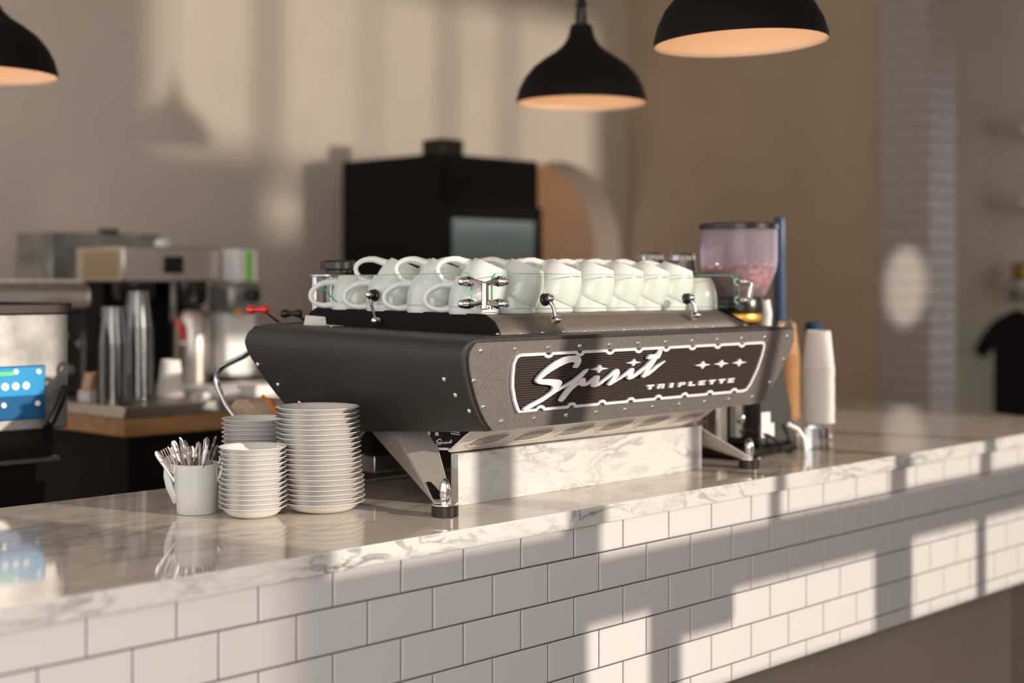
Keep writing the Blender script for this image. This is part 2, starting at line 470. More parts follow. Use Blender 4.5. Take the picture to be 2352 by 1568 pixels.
# dark ribbed grille
FR = [[-0.2322,1.333],[-0.2279,1.3074],[-0.2155,1.277],[-0.2014,1.2566],[-0.1906,1.2516],[-0.1238,1.2516],[0.538,1.2495],[0.5633,1.2573],[0.5829,1.285],[0.5966,1.3325],[0.5981,1.3509],[0.5826,1.3615],[-0.1488,1.3637],[-0.2217,1.362],[-0.2319,1.354]]
MB().prism(FR, lambda a, b: (a, nz(b)-.0112, b), lambda a, b: (a, nz(b)-.006, b)).build('grille_plate', M['grille'], mach)
def span(poly, z):
    xs_ = []
    for (x0,z0),(x1,z1) in zip(poly, poly[1:]+poly[:1]):
        if (z0-z)*(z1-z) < 0: xs_.append(x0+(x1-x0)*(z-z0)/(z1-z0))
    return (min(xs_), max(xs_)) if len(xs_) >= 2 else None
rb = MB()
for k in range(23):
    z = 1.2565 + k*.00465; s_ = span(FR, z)
    if s_: rb.box(s_[0]+.002, s_[1]-.002, nz(z)-.0134, nz(z)-.0105, z-.0005, z+.0005)
rb.build('grille_ribs', M['rib'], mach)
# white trim with notches under the rivets
RX = [-.323+.0925*k for k in range(12)]
def trim_path():
    P_ = [(-.232,1.345),(-.230,1.320),(-.226,1.300),(-.215,1.275),(-.204,1.258),(-.198,1.2515)]
    for x in RX[1:]:
        if -.17 < x < .53: P_ += [(x-.012,1.2515),(x-.007,1.256),(x,1.2575),(x+.007,1.256),(x+.012,1.2515)]
    P_ += [(.545,1.2515),(.558,1.254),(.570,1.266),(.588,1.30),(.597,1.33),(.600,1.350),(.598,1.358),(.590,1.362)]
    for x in reversed(RX[1:]):
        if -.2 < x < .55: P_ += [(x+.012,1.362),(x+.007,1.3575),(x,1.356),(x-.007,1.3575),(x-.012,1.362)]
    P_ += [(-.218,1.362),(-.227,1.358)]
    return P_
tp = trim_path(); n_ = len(tp); outl = []; inl = []
for i in range(n_):
    a, b, c = Vector(tp[i-1]), Vector(tp[i]), Vector(tp[(i+1) % n_])
    t = ((b-a).normalized()+(c-b).normalized()).normalized(); nn = Vector((-t.y, t.x))*.0031
    inl.append(b+nn); outl.append(b-nn)
mb = MB(); V = []
for d in (-.0105, -.0155):
    for L in (outl, inl): V += [(p.x, nz(p.y)+d, p.y) for p in L]
F = []
for i in range(n_):
    j = (i+1) % n_
    F += [(2*n_+i, 2*n_+j, 3*n_+j, 3*n_+i), (i, j, 2*n_+j, 2*n_+i), (n_+i, n_+j, 3*n_+j, 3*n_+i)]
mb.add(V, F).build('grille_trim', M['trimwhite'], mach)
# raised lettering and stars
SCRIPT = [[-0.0636,1.3311],[-0.065,1.333],[-0.0635,1.3365],[-0.0604,1.3399],[-0.0649,1.3424],[-0.073,1.3431],[-0.0834,1.3425],[-0.0982,1.3388],[-0.1128,1.3341],[-0.127,1.3285],[-0.1398,1.3229],[-0.1521,1.3156],[-0.1572,1.3128],[-0.1438,1.3126],[-0.1244,1.3116],[-0.1059,1.3098],[-0.0975,1.3072],[-0.0937,1.303],[-0.0956,1.2987],[-0.0996,1.2935],[-0.0887,1.297],[-0.0765,1.3013],[-0.062,1.3068],[-0.0454,1.3159],[-0.029,1.326],[-0.0227,1.328],[-0.0204,1.3266],[-0.0222,1.323],[-0.0339,1.3127],[-0.0455,1.3047],[-0.0534,1.2988],[-0.0454,1.3015],[-0.039,1.3066],[-0.0333,1.3098],[-0.0271,1.3092],[-0.024,1.305],[-0.0234,1.2995],[-0.0186,1.2993],[-0.0101,1.3034],[-0.0039,1.3069],[0.0056,1.312],[0.014,1.3124],[0.0182,1.3098],[0.0182,1.305],[0.0149,1.2984],[0.022,1.2992],[0.0329,1.3043],[0.0501,1.314],[0.0584,1.3201],[0.0698,1.3241],[0.0753,1.3218],[0.0799,1.3159],[0.0794,1.3102],[0.0735,1.304],[0.0694,1.3006],[0.0796,1.3045],[0.0973,1.3135],[0.1105,1.3211],[0.1175,1.3236],[0.1234,1.3226],[0.1259,1.318],[0.1236,1.3094],[0.1284,1.3104],[0.142,1.3172],[0.1592,1.3256],[0.1712,1.3342],[0.18,1.3405],[0.17,1.3392],[0.1637,1.3407],[0.1645,1.3452],[0.1711,1.35],[0.1907,1.3497],[0.1995,1.3565],[0.2054,1.3592],[0.2104,1.3578],[0.2088,1.3511],[0.2057,1.3429],[0.2012,1.3397],[0.1961,1.3391],[0.1923,1.3334],[0.1844,1.3237],[0.1755,1.315],[0.1857,1.3187],[0.197,1.3257],[0.2103,1.3302],[0.2237,1.3347],[0.2266,1.3341],[0.2263,1.3325],[0.2119,1.3243],[0.1947,1.3141],[0.1786,1.3057],[0.1617,1.3006],[0.1576,1.3017],[0.1554,1.3042],[0.157,1.3091],[0.1646,1.3196],[0.1579,1.3157],[0.142,1.3074],[0.1234,1.3],[0.1136,1.2988],[0.1093,1.3007],[0.1058,1.3098],[0.0945,1.3046],[0.074,1.2967],[0.0559,1.2899],[0.0512,1.2893],[0.0476,1.2915],[0.0486,1.2947],[0.0572,1.3048],[0.0615,1.3123],[0.0518,1.3067],[0.0344,1.2978],[0.0192,1.2905],[0.0053,1.2882],[-0.0005,1.29],[-0.0026,1.2965],[-0.0041,1.3001],[-0.0097,1.296],[-0.015,1.2935],[-0.0158,1.2932],[-0.0237,1.2921],[-0.0333,1.2926],[-0.0385,1.2948],[-0.0407,1.2986],[-0.0483,1.294],[-0.0577,1.2886],[-0.0623,1.2853],[-0.0709,1.2767],[-0.0784,1.2691],[-0.084,1.2649],[-0.0891,1.2643],[-0.0924,1.2663],[-0.0919,1.2708],[-0.0848,1.2802],[-0.0754,1.2904],[-0.0678,1.2977],[-0.0813,1.2934],[-0.0947,1.2888],[-0.1055,1.2849],[-0.1231,1.277],[-0.1392,1.2691],[-0.1581,1.2623],[-0.1756,1.2563],[-0.1851,1.2539],[-0.1913,1.2538],[-0.1949,1.2562],[-0.1924,1.2591],[-0.1777,1.2657],[-0.16,1.2712],[-0.1424,1.2777],[-0.1251,1.286],[-0.1187,1.2919],[-0.1174,1.2949],[-0.124,1.2983],[-0.1348,1.3007],[-0.1491,1.3018],[-0.1596,1.3037],[-0.1664,1.3058],[-0.171,1.3095],[-0.1707,1.3138],[-0.1657,1.3197],[-0.1551,1.3289],[-0.1395,1.3387],[-0.121,1.3477],[-0.1016,1.3536],[-0.0865,1.3559],[-0.0694,1.3561],[-0.0572,1.3549],[-0.0495,1.3503],[-0.0468,1.3448],[-0.0492,1.3377],[-0.0533,1.3325],[-0.0581,1.3304]]
MB().prism(SCRIPT, lambda a, b: (a, nz(b)-.0165, b), lambda a, b: (a, nz(b)-.0225, b)).build('script_lettering', M['trimwhite'], mach)
def star(name, cx, cz, w, h, d0, d1, par):
    pts = []
    for k in range(4):
        a = PI/2*k
        tip = (cx+w*math.cos(a), cz+h*math.sin(a)); b = a+PI/4
        pts += [tip, (cx+w*.30*math.cos(b)*1.25, cz+h*.34*math.sin(b)*1.25)]
    return MB().prism(pts, lambda a, b: (a, nz(b)+d0, b), lambda a, b: (a, nz(b)+d1, b)).build(name, M['trimwhite'], par, bevel=.0006)
for cx, cz, w, h in [(.0195,1.3253,.029,.0092),(.127,1.3340,.025,.0083),(.3705,1.3188,.0295,.0091),(.440,1.3188,.0292,.0091),(.5085,1.3187,.0292,.0093)]:
    star('star', cx, cz, w, h, -.0112, -.0175, mach)
# block capitals
def glyph(ch):
    G = {'T': [(0,.62,1,1),(.28,0,.72,.62)], 'R': [(0,0,.36,1),(.36,.72,.92,1),(.62,.48,1,.8),(.36,.36,.8,.52),(.6,0,1,.36)],
         'I': [(.0,0,1,1)], 'P': [(0,0,.36,1),(.36,.72,.9,1),(.64,.48,1,.8),(.36,.34,.9,.52)], 'L': [(0,0,.42,1),(.42,0,1,.34)],
         'E': [(0,0,.36,1),(.36,.74,1,1),(.36,.38,.85,.62),(.36,0,1,.26)]}
    return G[ch]
def block_text(s, x0, z0, pitch, w, h, d0, d1, name, m, par, sh_=.18, yfun=nz):
    for i, ch in enumerate(s):
        mb = MB(); ww = w*(.52 if ch == 'I' else 1)
        for a0, b0, a1, b1 in glyph(ch):
            q = [(a0,b0),(a1,b0),(a1,b1),(a0,b1)]
            q = [(x0+i*pitch+(w-ww)/2+a*ww+b*h*sh_, z0+b*h) for a, b in q]
            mb.prism(q, lambda a, b: (a, yfun(b)+d0, b), lambda a, b: (a, yfun(b)+d1, b))
        mb.build(name, m, par)
block_text('TRIPLETTE', .1845, 1.2735, .0366, .0235, .0102, -.0105, -.0165, 'capital_letter', M['trimwhite'], mach)
# rivets
def rivet(p, nrm, r=.0053, m=None):
    nrm = Vector(nrm).normalized(); q = nrm.to_track_quat('Z', 'Y').to_matrix()
    prof = [(r,0),(r*.97,.0012),(r*.75,.0024),(r*.42,.0029),(r*.36,.0018),(0,.0018)]
    MB().lathe(prof, c=p, n=14, rot=q).build('rivet', m or M['chrome'], mach, smooth=True)
nf = (0, -1, -.2)
for x in RX: rivet((x, nz(1.374)-.0098, 1.374), nf)
for k in range(10): rivet((-.239+.0925*k, nz(1.2345)-.0098, 1.2345), nf)
for x, z in [(-.329,1.318),(-.294,1.266),(.696,1.319),(.655,1.266)]: rivet((x, nz(z)-.0098, z), nf)
for k in range(14): rivet((-.219+.0635*k, .072, 1.4003), (0,0,1), .004)
for y, z in [(.67,1.324),(.62,1.282),(.567,1.245),(.084,1.319),(.07,1.289),(.053,1.259)]:
    zf = 1.2165+(z-1.178-0*y)/(1.41-1.178)*.18 if y > .3 else z
    for (a0,z0),(a1,z1) in zip(half, half[1:]):
        if z0 <= zf <= z1: a = a0+(a1-a0)*(zf-z0)/(z1-z0); sl = (a1-a0)/(z1-z0); break
    rivet((XC-a-.0055, y, z), (-1, 0, -sl), .0052)
# cup deck
def deckring(x, s):
    P_ = [(.085,1.392),(.089,1.400),(.1265,1.4335),(.135,1.436),(.64,1.442),(.665,1.436),(.69,1.405),(.692,1.392)]
    return [(x, y, z) for y, z in P_]
tp_ = []
pr = [(.088,1.390),(.090,1.401),(.110,1.4185),(.1265,1.4325),(.136,1.436),(.655,1.442),(.675,1.434),(.695,1.41),(.697,1.390)]
xl = [-.200]*9; xr = [.655,.648,.615,.59,.585,.585,.59,.63,.655]
MB().loft([[(a, y, z) for a, (y, z) in zip(xl, pr)], [(a, y, z) for a, (y, z) in zip(xr, pr)]]).build('cup_deck', PB, mach, bevel=.002)
pe = [(.080,1.392),(.084,1.405),(.098,1.424),(.125,1.4385),(.66,1.445),(.682,1.435),(.70,1.41),(.702,1.392)]
MB().prism(pe, lambda a, b: (-.2045, a, b), lambda a, b: (-.1995, a, b)).build('deck_end', M['blackmatt'], mach)
MB().prism([(.648+.008,1.397),(.664,1.397),(.597,1.437),(.590,1.437)], lambda a, b: (a, .088+(b-1.397)*.95, b), lambda a, b: (a, .69, b)).build('deck_end', M['blackmatt'], mach)
# glass guards
def guard(poly, f0, f1, axis):
    def fm(p): return 0 if abs(p.normal[axis]) > .9 else 1
    o = MB().prism(poly, f0, f1).build('glass_guard', [M['glass'], M['glassedge']], mach, fm=fm, bevel=.0011, seg=1)
    o.modifiers[0].material = 1
    return o
g1 = [(-.190,1.448),(.636,1.443),(.651,1.450),(.651,1.512),(.642,1.518),(-.180,1.520),(-.190,1.510)]
guard(g1, lambda a, b: (a, .116, b), lambda a, b: (a, .121, b), 1)
g2 = [(.150,1.452),(.575,1.458),(.585,1.462),(.646,1.505),(.646,1.513),(.640,1.516),(.160,1.521),(.150,1.511)]
guard(g2, lambda a, b: (-.216, a, b), lambda a, b: (-.211, a, b), 0)
guard(g2, lambda a, b: (.672, a, b), lambda a, b: (.677, a, b), 0)
def bolt(p, d, r=.0085):
    d = Vector(d).normalized(); q = d.to_track_quat('Z', 'Y').to_matrix()
    return MB().lathe([(r*1.15,0),(r*1.15,.004),(r,.006),(r,.012),(r*.8,.016),(r*.45,.018),(0,.018)], c=p, n=14, rot=q)
# corner bracket (front left) with four arms
cb = MB().tube([(-.214,.112,1.452),(-.216,.110,1.50)], .0075, 10).tube([(-.214,.112,1.449),(-.2135,.113,1.455)], .009, 10).build('corner_bracket', M['chrome'], mach, smooth=True)
for z, dz in ((1.459,-.006),(1.503,.006)):
    for e, dr in (((-.178,.104), (0,-1,0)), ((-.228,.152), (-1,0,0))):
        MB().tube([(-.215,.111,z-dz),( -.215*.5+e[0]*.5, .111*.5+e[1]*.5, z),(e[0], e[1], z)], [.005,.0045,.0055], 8).build('bracket_arm', M['chrome'], cb, smooth=True)
        bolt((e[0], e[1], z), dr).build('bolt', M['chrome'], cb, smooth=True)
        bolt((e[0]-dr[0]*.004, e[1]-dr[1]*.004, z), (-dr[0],-dr[1],0), .009).build('rubber_washer', M['black'], cb, smooth=True)
cb = MB().tube([(.676,.112,1.452),(.686,.108,1.50)], .0075, 10).build('corner_bracket', M['chrome'], mach, smooth=True)
for z, dz in ((1.459,-.006),(1.503,.006)):
    for e, dr in (((.640,.104), (0,-1,0)), ((.690,.152), (1,0,0))):
        MB().tube([(.680,.111,z-dz),(.68*.5+e[0]*.5, .111*.5+e[1]*.5, z),(e[0], e[1], z)], [.005,.0045,.0055], 8).build('bracket_arm', M['chrome'], cb, smooth=True)
        bolt((e[0], e[1], z), dr).build('bolt', M['chrome'], cb, smooth=True)
# single posts
def post(top_, foot, d):
    t = Vector(top_); f = Vector(foot); d = Vector(d)
    pb = MB().tube([t+d*.010, t.lerp(f,.4)+d*.014, f.lerp(t,.12)+d*.010, f+d*.008], [.0055,.0038,.0036,.006], 10).build('guard_post', M['chrome'], mach, smooth=True)
    bolt(t+d*.004, d, .0082).build('bolt', M['chrome'], pb, smooth=True)
    bolt(t-d*.002, d, .0115).build('rubber_washer', M['black'], pb, smooth=True)
    bolt(f+d*.002, d, .0085).build('bolt', M['chrome'], pb, smooth=True)
post((-.0415,.112,1.466), (-.030,.100,1.423), (0,-1,.2))
post((.4331,.112,1.464), (.443,.100,1.425), (0,-1,.2))
post((-.220,.44,1.474), (-.206,.44,1.419), (-1,0,.1))
# under-body: side plates, louvred front plate
ub = [(.150,1.2145),(.160,1.2060),(.218,1.164),(.232,1.160),(.298,1.159),(.331,1.197),(.62,1.190),(.62,1.214)]
MB().prism(ub, lambda a, b: (-.205, a, b), lambda a, b: (.600, a, b)).build('under_body', M['blackmatt'], mach)
for xx in (-.2085, .600):
    MB().prism([(.156,1.213),(.221,1.166),(.297,1.163),(.333,1.199),(.333,1.213)], lambda a, b, xx=xx: (xx, a, b), lambda a, b, xx=xx: (xx+.0035, a, b)).build('side_plate', M['black'], mach)
MB().prism([(.215,1.163),(.298,1.157),(.302,1.160),(.30,1.163),(.222,1.167)], lambda a, b: (-.212, a, b), lambda a, b: (.604, a, b)).build('lower_rim', M['cream'], mach)
def vp(x, s, d):    # point on the louvred plate: s 0..1 from its upper to its lower edge, d outwards
    y = .150+s*.068; z = 1.2105-s*.0465
    return (x, y-.565*d, z-.825*d)
vpl = [(-.212,0),(-.217,.25),(-.214,1.02),(-.2,1.05),(.588,1.05),(.604,1.02),(.607,.25),(.603,0)]
MB().prism(vpl, lambda a, b: vp(a, b, .001), lambda a, b: vp(a, b, .005)).build('vent_plate', M['cream'], mach, bevel=.001)
for i in range(6):
    cx = -.133+i*.1335
    ell = lambda k, g: (cx+(.046+g)*math.copysign(abs(math.cos(k))**.75, math.cos(k)), .54+(.26+g*9)*math.copysign(abs(math.sin(k))**.75, math.sin(k)))
    skw = lambda p: (p[0]-(p[1]-.54)*.055, p[1]); a = [skw(ell(2*PI*k/28, 0)) for k in range(28)]; b = [skw(ell(2*PI*k/28, .0022)) for k in range(28)]
    vt = MB().prism(a, lambda p, q: vp(p, q, .0046), lambda p, q: vp(p, q, .0056)).build('vent', M['vent'], mach)
    rg = MB().add([vp(*p, .005) for p in b]+[vp(*p, .0068) for p in b]+[vp(*p, .0068) for p in a]+[vp(*p, .005) for p in a],
        [(r*28+k, r*28+(k+1) % 28, ((r+1) % 4)*28+(k+1) % 28, ((r+1) % 4)*28+k) for r in range(4) for k in range(28)]).build('vent_rim', M['cream'], vt, smooth=True)
    sl = MB()
    for j in range(-6, 7):
        x = cx+j*.0070; q = 1-(abs(x-cx)/.048)**2.4
        if q > .05:
            hh = .26*q**.38
            P_ = [(x+hh*.055,.54-hh),(x+.0019+hh*.055,.54-hh),(x+.0019-hh*.055,.54+hh),(x-hh*.055,.54+hh)]
            sl.prism(P_, lambda p, q: vp(p, q, .0055), lambda p, q: vp(p, q, .0060))
    sl.build('vent_slats', M['cream'], vt)
for i in range(5): rivet(vp(-.066+i*.1335, .55, .005), (0,-.565,-.825), .0035)
for i in range(7): rivet((-.19+.13*i, .235, 1.1585), (0,-.3,-1), .004)
# small lettering plate on the left side plate
mr = [((x+.195)/.423, (z-1.254)/.106) for x, z in SCRIPT]
MB().prism([(.262-.052*u, 1.168+.0155*v+.0015*u) for u, v in mr], lambda a, b: (-.2095, a, b), lambda a, b: (-.2086, a, b)).build('small_lettering', M['trimwhite'], mach)
pk = [(.283,.268,1.198,1.205),(.266,.258,1.198,1.205),(.236,.222,1.199,1.206),(.284,.277,1.189,1.196),(.262,.252,1.189,1.196)]
for y0, y1, z0, z1 in pk: MB().box(-.2094, -.2086, y1, y0, z0, z1).build('spec_label', M['label'], mach)
for k in range(3): MB().box(-.2094, -.2086, .190, .216, 1.2035-.0042*k, 1.2055-.0042*k).build('spec_label', M['label'], mach)
for y, z, r in [(.281,1.172,.005),(.306,1.2045,.0028),(.171,1.2065,.0028)]: rivet((-.2087, y, z), (-1,0,0), r)
# legs
def leg(sx, front):
    def X(x): return x if sx < 0 else 2*.2035-x
    if front:
        A = [(-.285,.145),(-.318,.150)]
        rings = [[(X(-.300),.172,1.0745),(X(-.321),.146,1.0745),(X(-.300),.116,1.0745),(X(-.280),.145,1.0745)],
                 [(X(-.282),.216,1.086),(X(-.310),.168,1.088),(X(-.284),.134,1.088),(X(-.265),.175,1.086)],
                 [(X(-.200),.470,1.176),(X(-.246),.350,1.196),(X(-.205),.258,1.172),(X(-.190),.36,1.17)],
                 [(X(-.197),.50,1.206),(X(-.225),.38,1.212),(X(-.198),.28,1.208),(X(-.19),.36,1.208)]]
        c = (X(-.303), .132)
    else:
        rings = [[(X(-.316),.645,1.0745),(X(-.290),.645,1.0745),(X(-.290),.605,1.0745),(X(-.312),.600,1.0745)],
                 [(X(-.260),.60,1.135),(X(-.22),.59,1.14),(X(-.21),.52,1.14),(X(-.26),.50,1.13)],
                 [(X(-.21),.58,1.205),(X(-.195),.57,1.21),(X(-.193),.47,1.21),(X(-.215),.45,1.205)]]
        c = (X(-.303), .638)
    lg = MB().loft(rings).build('leg', M['leg'], mach, bevel=.003)
    if front:
        MB().loft([[(X(-.3165),.152,1.082),(X(-.3015),.130,1.082),(X(-.2985),.131,1.083),(X(-.3135),.155,1.083)],
               [(X(-.2965),.194,1.109),(X(-.2930),.185,1.109),(X(-.2900),.186,1.110),(X(-.2935),.195,1.110)]]).build('leg_hollow', M['darkmetal'], lg, bevel=.002)
    ft = MB().lathe([(.0245,1.0502),(.0262,1.052),(.0262,1.070),(.0245,1.0715)], c=(c[0],c[1],0), n=36).build('foot', M['darkmetal'], mach, smooth=True)
    MB().lathe([(.0235,1.0714),(.0275,1.0722),(.0275,1.0745),(.025,1.0750)], c=(c[0],c[1],0), n=36).build('foot_plate', M['chrome'], ft, smooth=True)
    MB().lathe([(.0085,1.0750),(.0085,1.079),(.0095,1.080),(.0108,1.088),(.0112,1.095),(.0108,1.0955),(.0112,1.0965),(.0108,1.103),(.009,1.112),(.006,1.119),(.002,1.1225),(0,1.1228)],
        c=(c[0],c[1],0), n=28).build('foot_cap', M['chrome'], ft, smooth=True)
for sx in (-1, 1):
    leg(sx, True); leg(sx, False)
# drip tray and group side underneath
MB().box(-.17, .56, .50, .80, 1.085, 1.125).build('drip_tray', M['steel'], mach, bevel=.004)
MB().box(-.14, .53, .47, .66, 1.125, 1.185).build('group_block', M['blackmatt'], mach)
# steam wand and levers
wand = [(-.31,.740,1.357),(-.31,.786,1.336),(-.31,.837,1.320),(-.31,.871,1.308),(-.31,.889,1.294),(-.31,.895,1.278),(-.31,.885,1.258),(-.31,.854,1.222),(-.31,.811,1.190),(-.31,.785,1.160)]
MB().tube(wand, [.0065]*8+[.006,.004], 12).build('steam_wand', M['chrome'], mach, smooth=True, auto=80)
def lever(k, f, m):
    k, f = Vector(k), Vector(f)
    rod = MB().tube([f, f.lerp(k, .5)+Vector((0,0,.004)), k], [.0065,.0052,.0045], 8, flat=.6).build('steam_lever', M['chrome'], mach, smooth=True)
    d = Vector((.62,-.60,.02)); q = d.to_track_quat('Z','Y').to_matrix()
    prof = [(0,-.026),(.006,-.0255),(.0095,-.021),(.0105,-.016),(.009,-.010),(.0062,-.004),(.0058,.002),(.0075,.008),(.0098,.014),(.0098,.020),(.006,.0245),(0,.025)]
    MB().lathe(prof, c=k, n=16, rot=q).build('lever_knob', m, rod, smooth=True)
    return rod
lever((-.2621,.80,1.4395), (-.2036,.80,1.4117), M['red'])
lever((-.1664,.80,1.4292), (-.1221,.80,1.4081), M['black'])

# ================================================================== cups on the machine
def make_cup():
    root = thing('coffee_cup', '', '', (0,0,0))
    # profile of a cup standing mouth-down: z=0 is the mouth, the foot is on top
    prof = [(.0495,.0005),(.0508,0),(.0516,.002),(.0517,.013),(.0511,.027),(.0494,.041),(.0466,.053),(.0430,.063),(.0392,.0705),(.0368,.0745),(.0362,.0762),(.0348,.0764),(.0330,.0735),
            (.0,.071),]
    inn = [(.0,.068),(.034,.0665),(.043,.056),(.0460,.041),(.0485,.027),(.0495,.010),(.0495,.0005)]
    MB().lathe(prof[:-1]+[(0,.071)], n=44).lathe(inn, n=44).build('body', M['porcelain2'], root, smooth=True, auto=50)
    pts = []
    for k in range(13):
        a = PI*(-.46+.92*k/12)
        pts.append((.043 + .056*math.cos(a)**.8, 0, .036+.027*math.sin(a)-.006*math.cos(a)))
    pts[0] = (.044,0,.012); pts[-1] = (.040,0,.061)
    MB().tube(pts, [.0060,.0048,.0042,.004,.004,.004,.004,.004,.0042,.0045,.005,.0055,.0065], 10, flat=1.35).build('handle', M['porcelain2'], root, smooth=True, auto=80)
    return root
cup0 = make_cup(); used = [False]
def cup(loc, tilt, label, group, hang=0.0):
    o = cup0 if not used[0] else copy_tree(cup0); used[0] = True
    yaw = math.atan2(-RIGHT.y, -RIGHT.x) + hang          # handle towards screen-left side of the bar
    Mx = Matrix.Rotation(tilt, 4, FWD) @ Matrix.Rotation(yaw, 4, 'Z')
    o.rotation_euler = Mx.to_euler(); o.location = loc
    tag(o, label, 'cup', group)
    return o
xsr = [-.160,-.053,.065,.176,.276,.370,.462]
GL, GU = 'lower white cups on the machine', 'upper white cups on the machine'
rown = ['row by the front glass', 'second row', 'third row']
for r_, yy in enumerate([.200, .328, .456, .578]):
    n = [7, 7, 5, 3][r_]
    for i in range(n):
        rn = (rown+['farthest row'])[r_]
        x = xsr[i] + random.uniform(-.003, .003)*(r_ > 0)
        z0 = 1.4372 + (yy-.2)*.012
        pos = ['leftmost','second from left','third from left','fourth from left','third from right','second from right','rightmost'][i]
        cup((x, yy, z0), 0, 'white upside-down lower cup, %s of the %s' % (pos, rn), GL)
        if (r_ < 2) or (r_ == 2 and i < 4):
            t = R(21.5+random.uniform(-1.5, 1.5))
            c = Vector((x, yy, z0+.0305)) + RIGHT*.007 
            cup(c, t, 'white upper cup leaning over another, %s of the %s' % (pos, rn), GU)
cup((.592, .205, 1.4362), 0, 'white upside-down cup standing alone at the right end of the deck', GL, .3)

# drinking glasses on the deck
def make_glass():
    root = thing('drinking_glass', '', '', (0,0,0))
    outer = [(.040,0),(.0405,.003),(.0385,.030),(.0335,.075),(.0315,.0835),(.029,.085)]
    inner_ = [(.0,.066),(.026,.066),(.030,.060),(.0365,.028),(.0385,.001),(.040,0)]
    MB().lathe(outer+[(0,.085)], n=16).lathe(inner_, n=32).build('body', M['clear'], root, smooth=False)
    MB().lathe([(.0,.0665),(.024,.067),(.027,.073),(.026,.081),(0,.0815)], n=12).build('thick_base', M['clear'], root)
    return root
gl0 = make_glass(); gused = [False]
def dglass(loc, label, group, sc=1.0):
    o = gl0 if not gused[0] else copy_tree(gl0); gused[0] = True
    o.location = loc; o.rotation_euler = (0,0,random.uniform(0,3)); o.scale = (sc,sc,sc)
    tag(o, label, 'glass', group)
GG = 'clear tumblers upside down on the machine'
for i, (x, y, nm) in enumerate([(.583,.338,'left-hand'),(.668,.305,'right-hand')]):
    dglass((x, y, 1.4385), 'clear tumbler upside down on the deck, bottom of the %s glass stack' % nm, GG, 1.02)
    dglass((x, y, 1.4385+.050), 'clear tumbler upside down on another, top of the %s glass stack' % nm, GG, 1.02)
for i, (x, y) in enumerate([(.56,.53),(.48,.62),(.40,.62)]):
    dglass((x, y, 1.443), 'clear tumbler behind the cups, %s of three at the far side of the deck' % ['right','middle','left'][i], GG, 1.0)

# ================================================================== glass canister with black lid behind the cups
jr = thing('glass_canister', 'round glass canister with chrome posts and black lid on the back left of the machine', 'canister', (-.128,.715,1.411))
cx, cy = -.128, .715
MB().lathe([(.033,1.425),(.033,1.515)], c=(cx,cy,0), n=24).build('glass_cylinder', M['clear'], jr, smooth=True)
MB().lathe([(.041,1.4115),(.041,1.418)], c=(cx,cy,0), n=24).build('base_ring', M['chrome'], jr, bevel=.002)
MB().lathe([(.041,1.514),(.041,1.520)], c=(cx,cy,0), n=24).build('top_ring', M['chrome'], jr, bevel=.002)
MB().lathe([(.030,1.524),(.030,1.530),(.041,1.532),(.041,1.548),(.037,1.552)], c=(cx+.015,cy-.02,0), n=10).build('lid', M['black'], jr, bevel=.001)
for k in range(5):
    a = .5+2*PI*k/5
    MB().tube([(cx+.037*math.cos(a),cy+.037*math.sin(a),1.418),(cx+.037*math.cos(a),cy+.037*math.sin(a),1.515)], .0026, 8).build('post', M['chrome'], jr, smooth=True)
sb = tag(MB().ball((0,0,.012),.012,(1,1,1)).lathe([(.006,.02),(.006,.036),(.003,.04)], n=12).build('stopper', M['gold'], smooth=True), 'small orange-gold metal knob glimpsed through the leftmost cup handle', 'knob')
sb.location = (-.172,.600,1.4425)

# folded card and clip on the left shoulder
cd = thing('folded_card', 'small white folded card lying on the left shoulder of the espresso machine', 'card', (-.262,.56,1.404))
def top_z(y): return 1.3965 + (y-.02)/.8*.0135
MB().add([(-.285,.600,top_z(.6)+.0035),(-.235,.585,top_z(.585)+.0035),(-.2385,.540,top_z(.54)+.0035),(-.289,.560,top_z(.56)+.0035)],[(0,1,2,3)]).add(
   [(-.285,.600,top_z(.6)+.0037),(-.235,.585,top_z(.585)+.0037),(-.238,.585,top_z(.6)+.020),(-.278,.602,top_z(.6)+.024)],[(0,1,2,3)]).build('sheet', M['label'], cd)
o = cd.children[0]; sd = o.modifiers.new('solid','SOLIDIFY'); sd.thickness = .0008; sd.offset = 1
MB().box(-.283,-.243,.505,.513,top_z(.51)+.001,top_z(.51)+.0045).build('pen_clip', M['chrome'], cd, bevel=.001)

# ================================================================== saucers
def make_saucer(r):
    root = thing('saucer', '', '', (0,0,0))
    k = r/.078
    prof = [(0,.0020),(.036*k,.0020),(.037*k,0),(.0415*k,0),(.048*k,.0018),(.056*k,.0048),(.0615*k,.0088),(.0665*k,.0132),(.0705*k,.0166),(.0750*k,.0190),(.0778*k,.0203),(.078*k,.0210),(.0772*k,.0216),(.0755*k,.0212),
            (.0705*k,.0186),(.065*k,.0148),(.059*k,.0100),(.051*k,.0058),(.040*k,.0045),(0,.0045)]
    MB().lathe(prof, n=64).build('dish', M['porcelain'], root, smooth=True, auto=60)
    return root
def stack(proto, n, base, pitch, lean, words, group, jit=.0006, shift=None):
    for k in range(n):
        o = proto if k == 0 else copy_tree(proto)
        dx = lean*k + (RIGHT*shift[1] if shift and k >= shift[0] else Vector((0,0,0)))
        o.location = Vector(base) + dx + Vector((random.uniform(-jit,jit), random.uniform(-jit,jit), pitch*k))
        o.rotation_euler = (R(random.uniform(-.35,.35))*(k > 0), R(random.uniform(-.35,.35))*(k > 0), random.uniform(0,6))
        top_ = n-1-k
        if k == 0: w = 'bottom one'
        elif top_ == 0: w = 'topmost one'
        else: w = '%s from the top' % ORD[top_]
        tag(o, 'white porcelain saucer, %s in the %s' % (w, words), 'saucer', group)
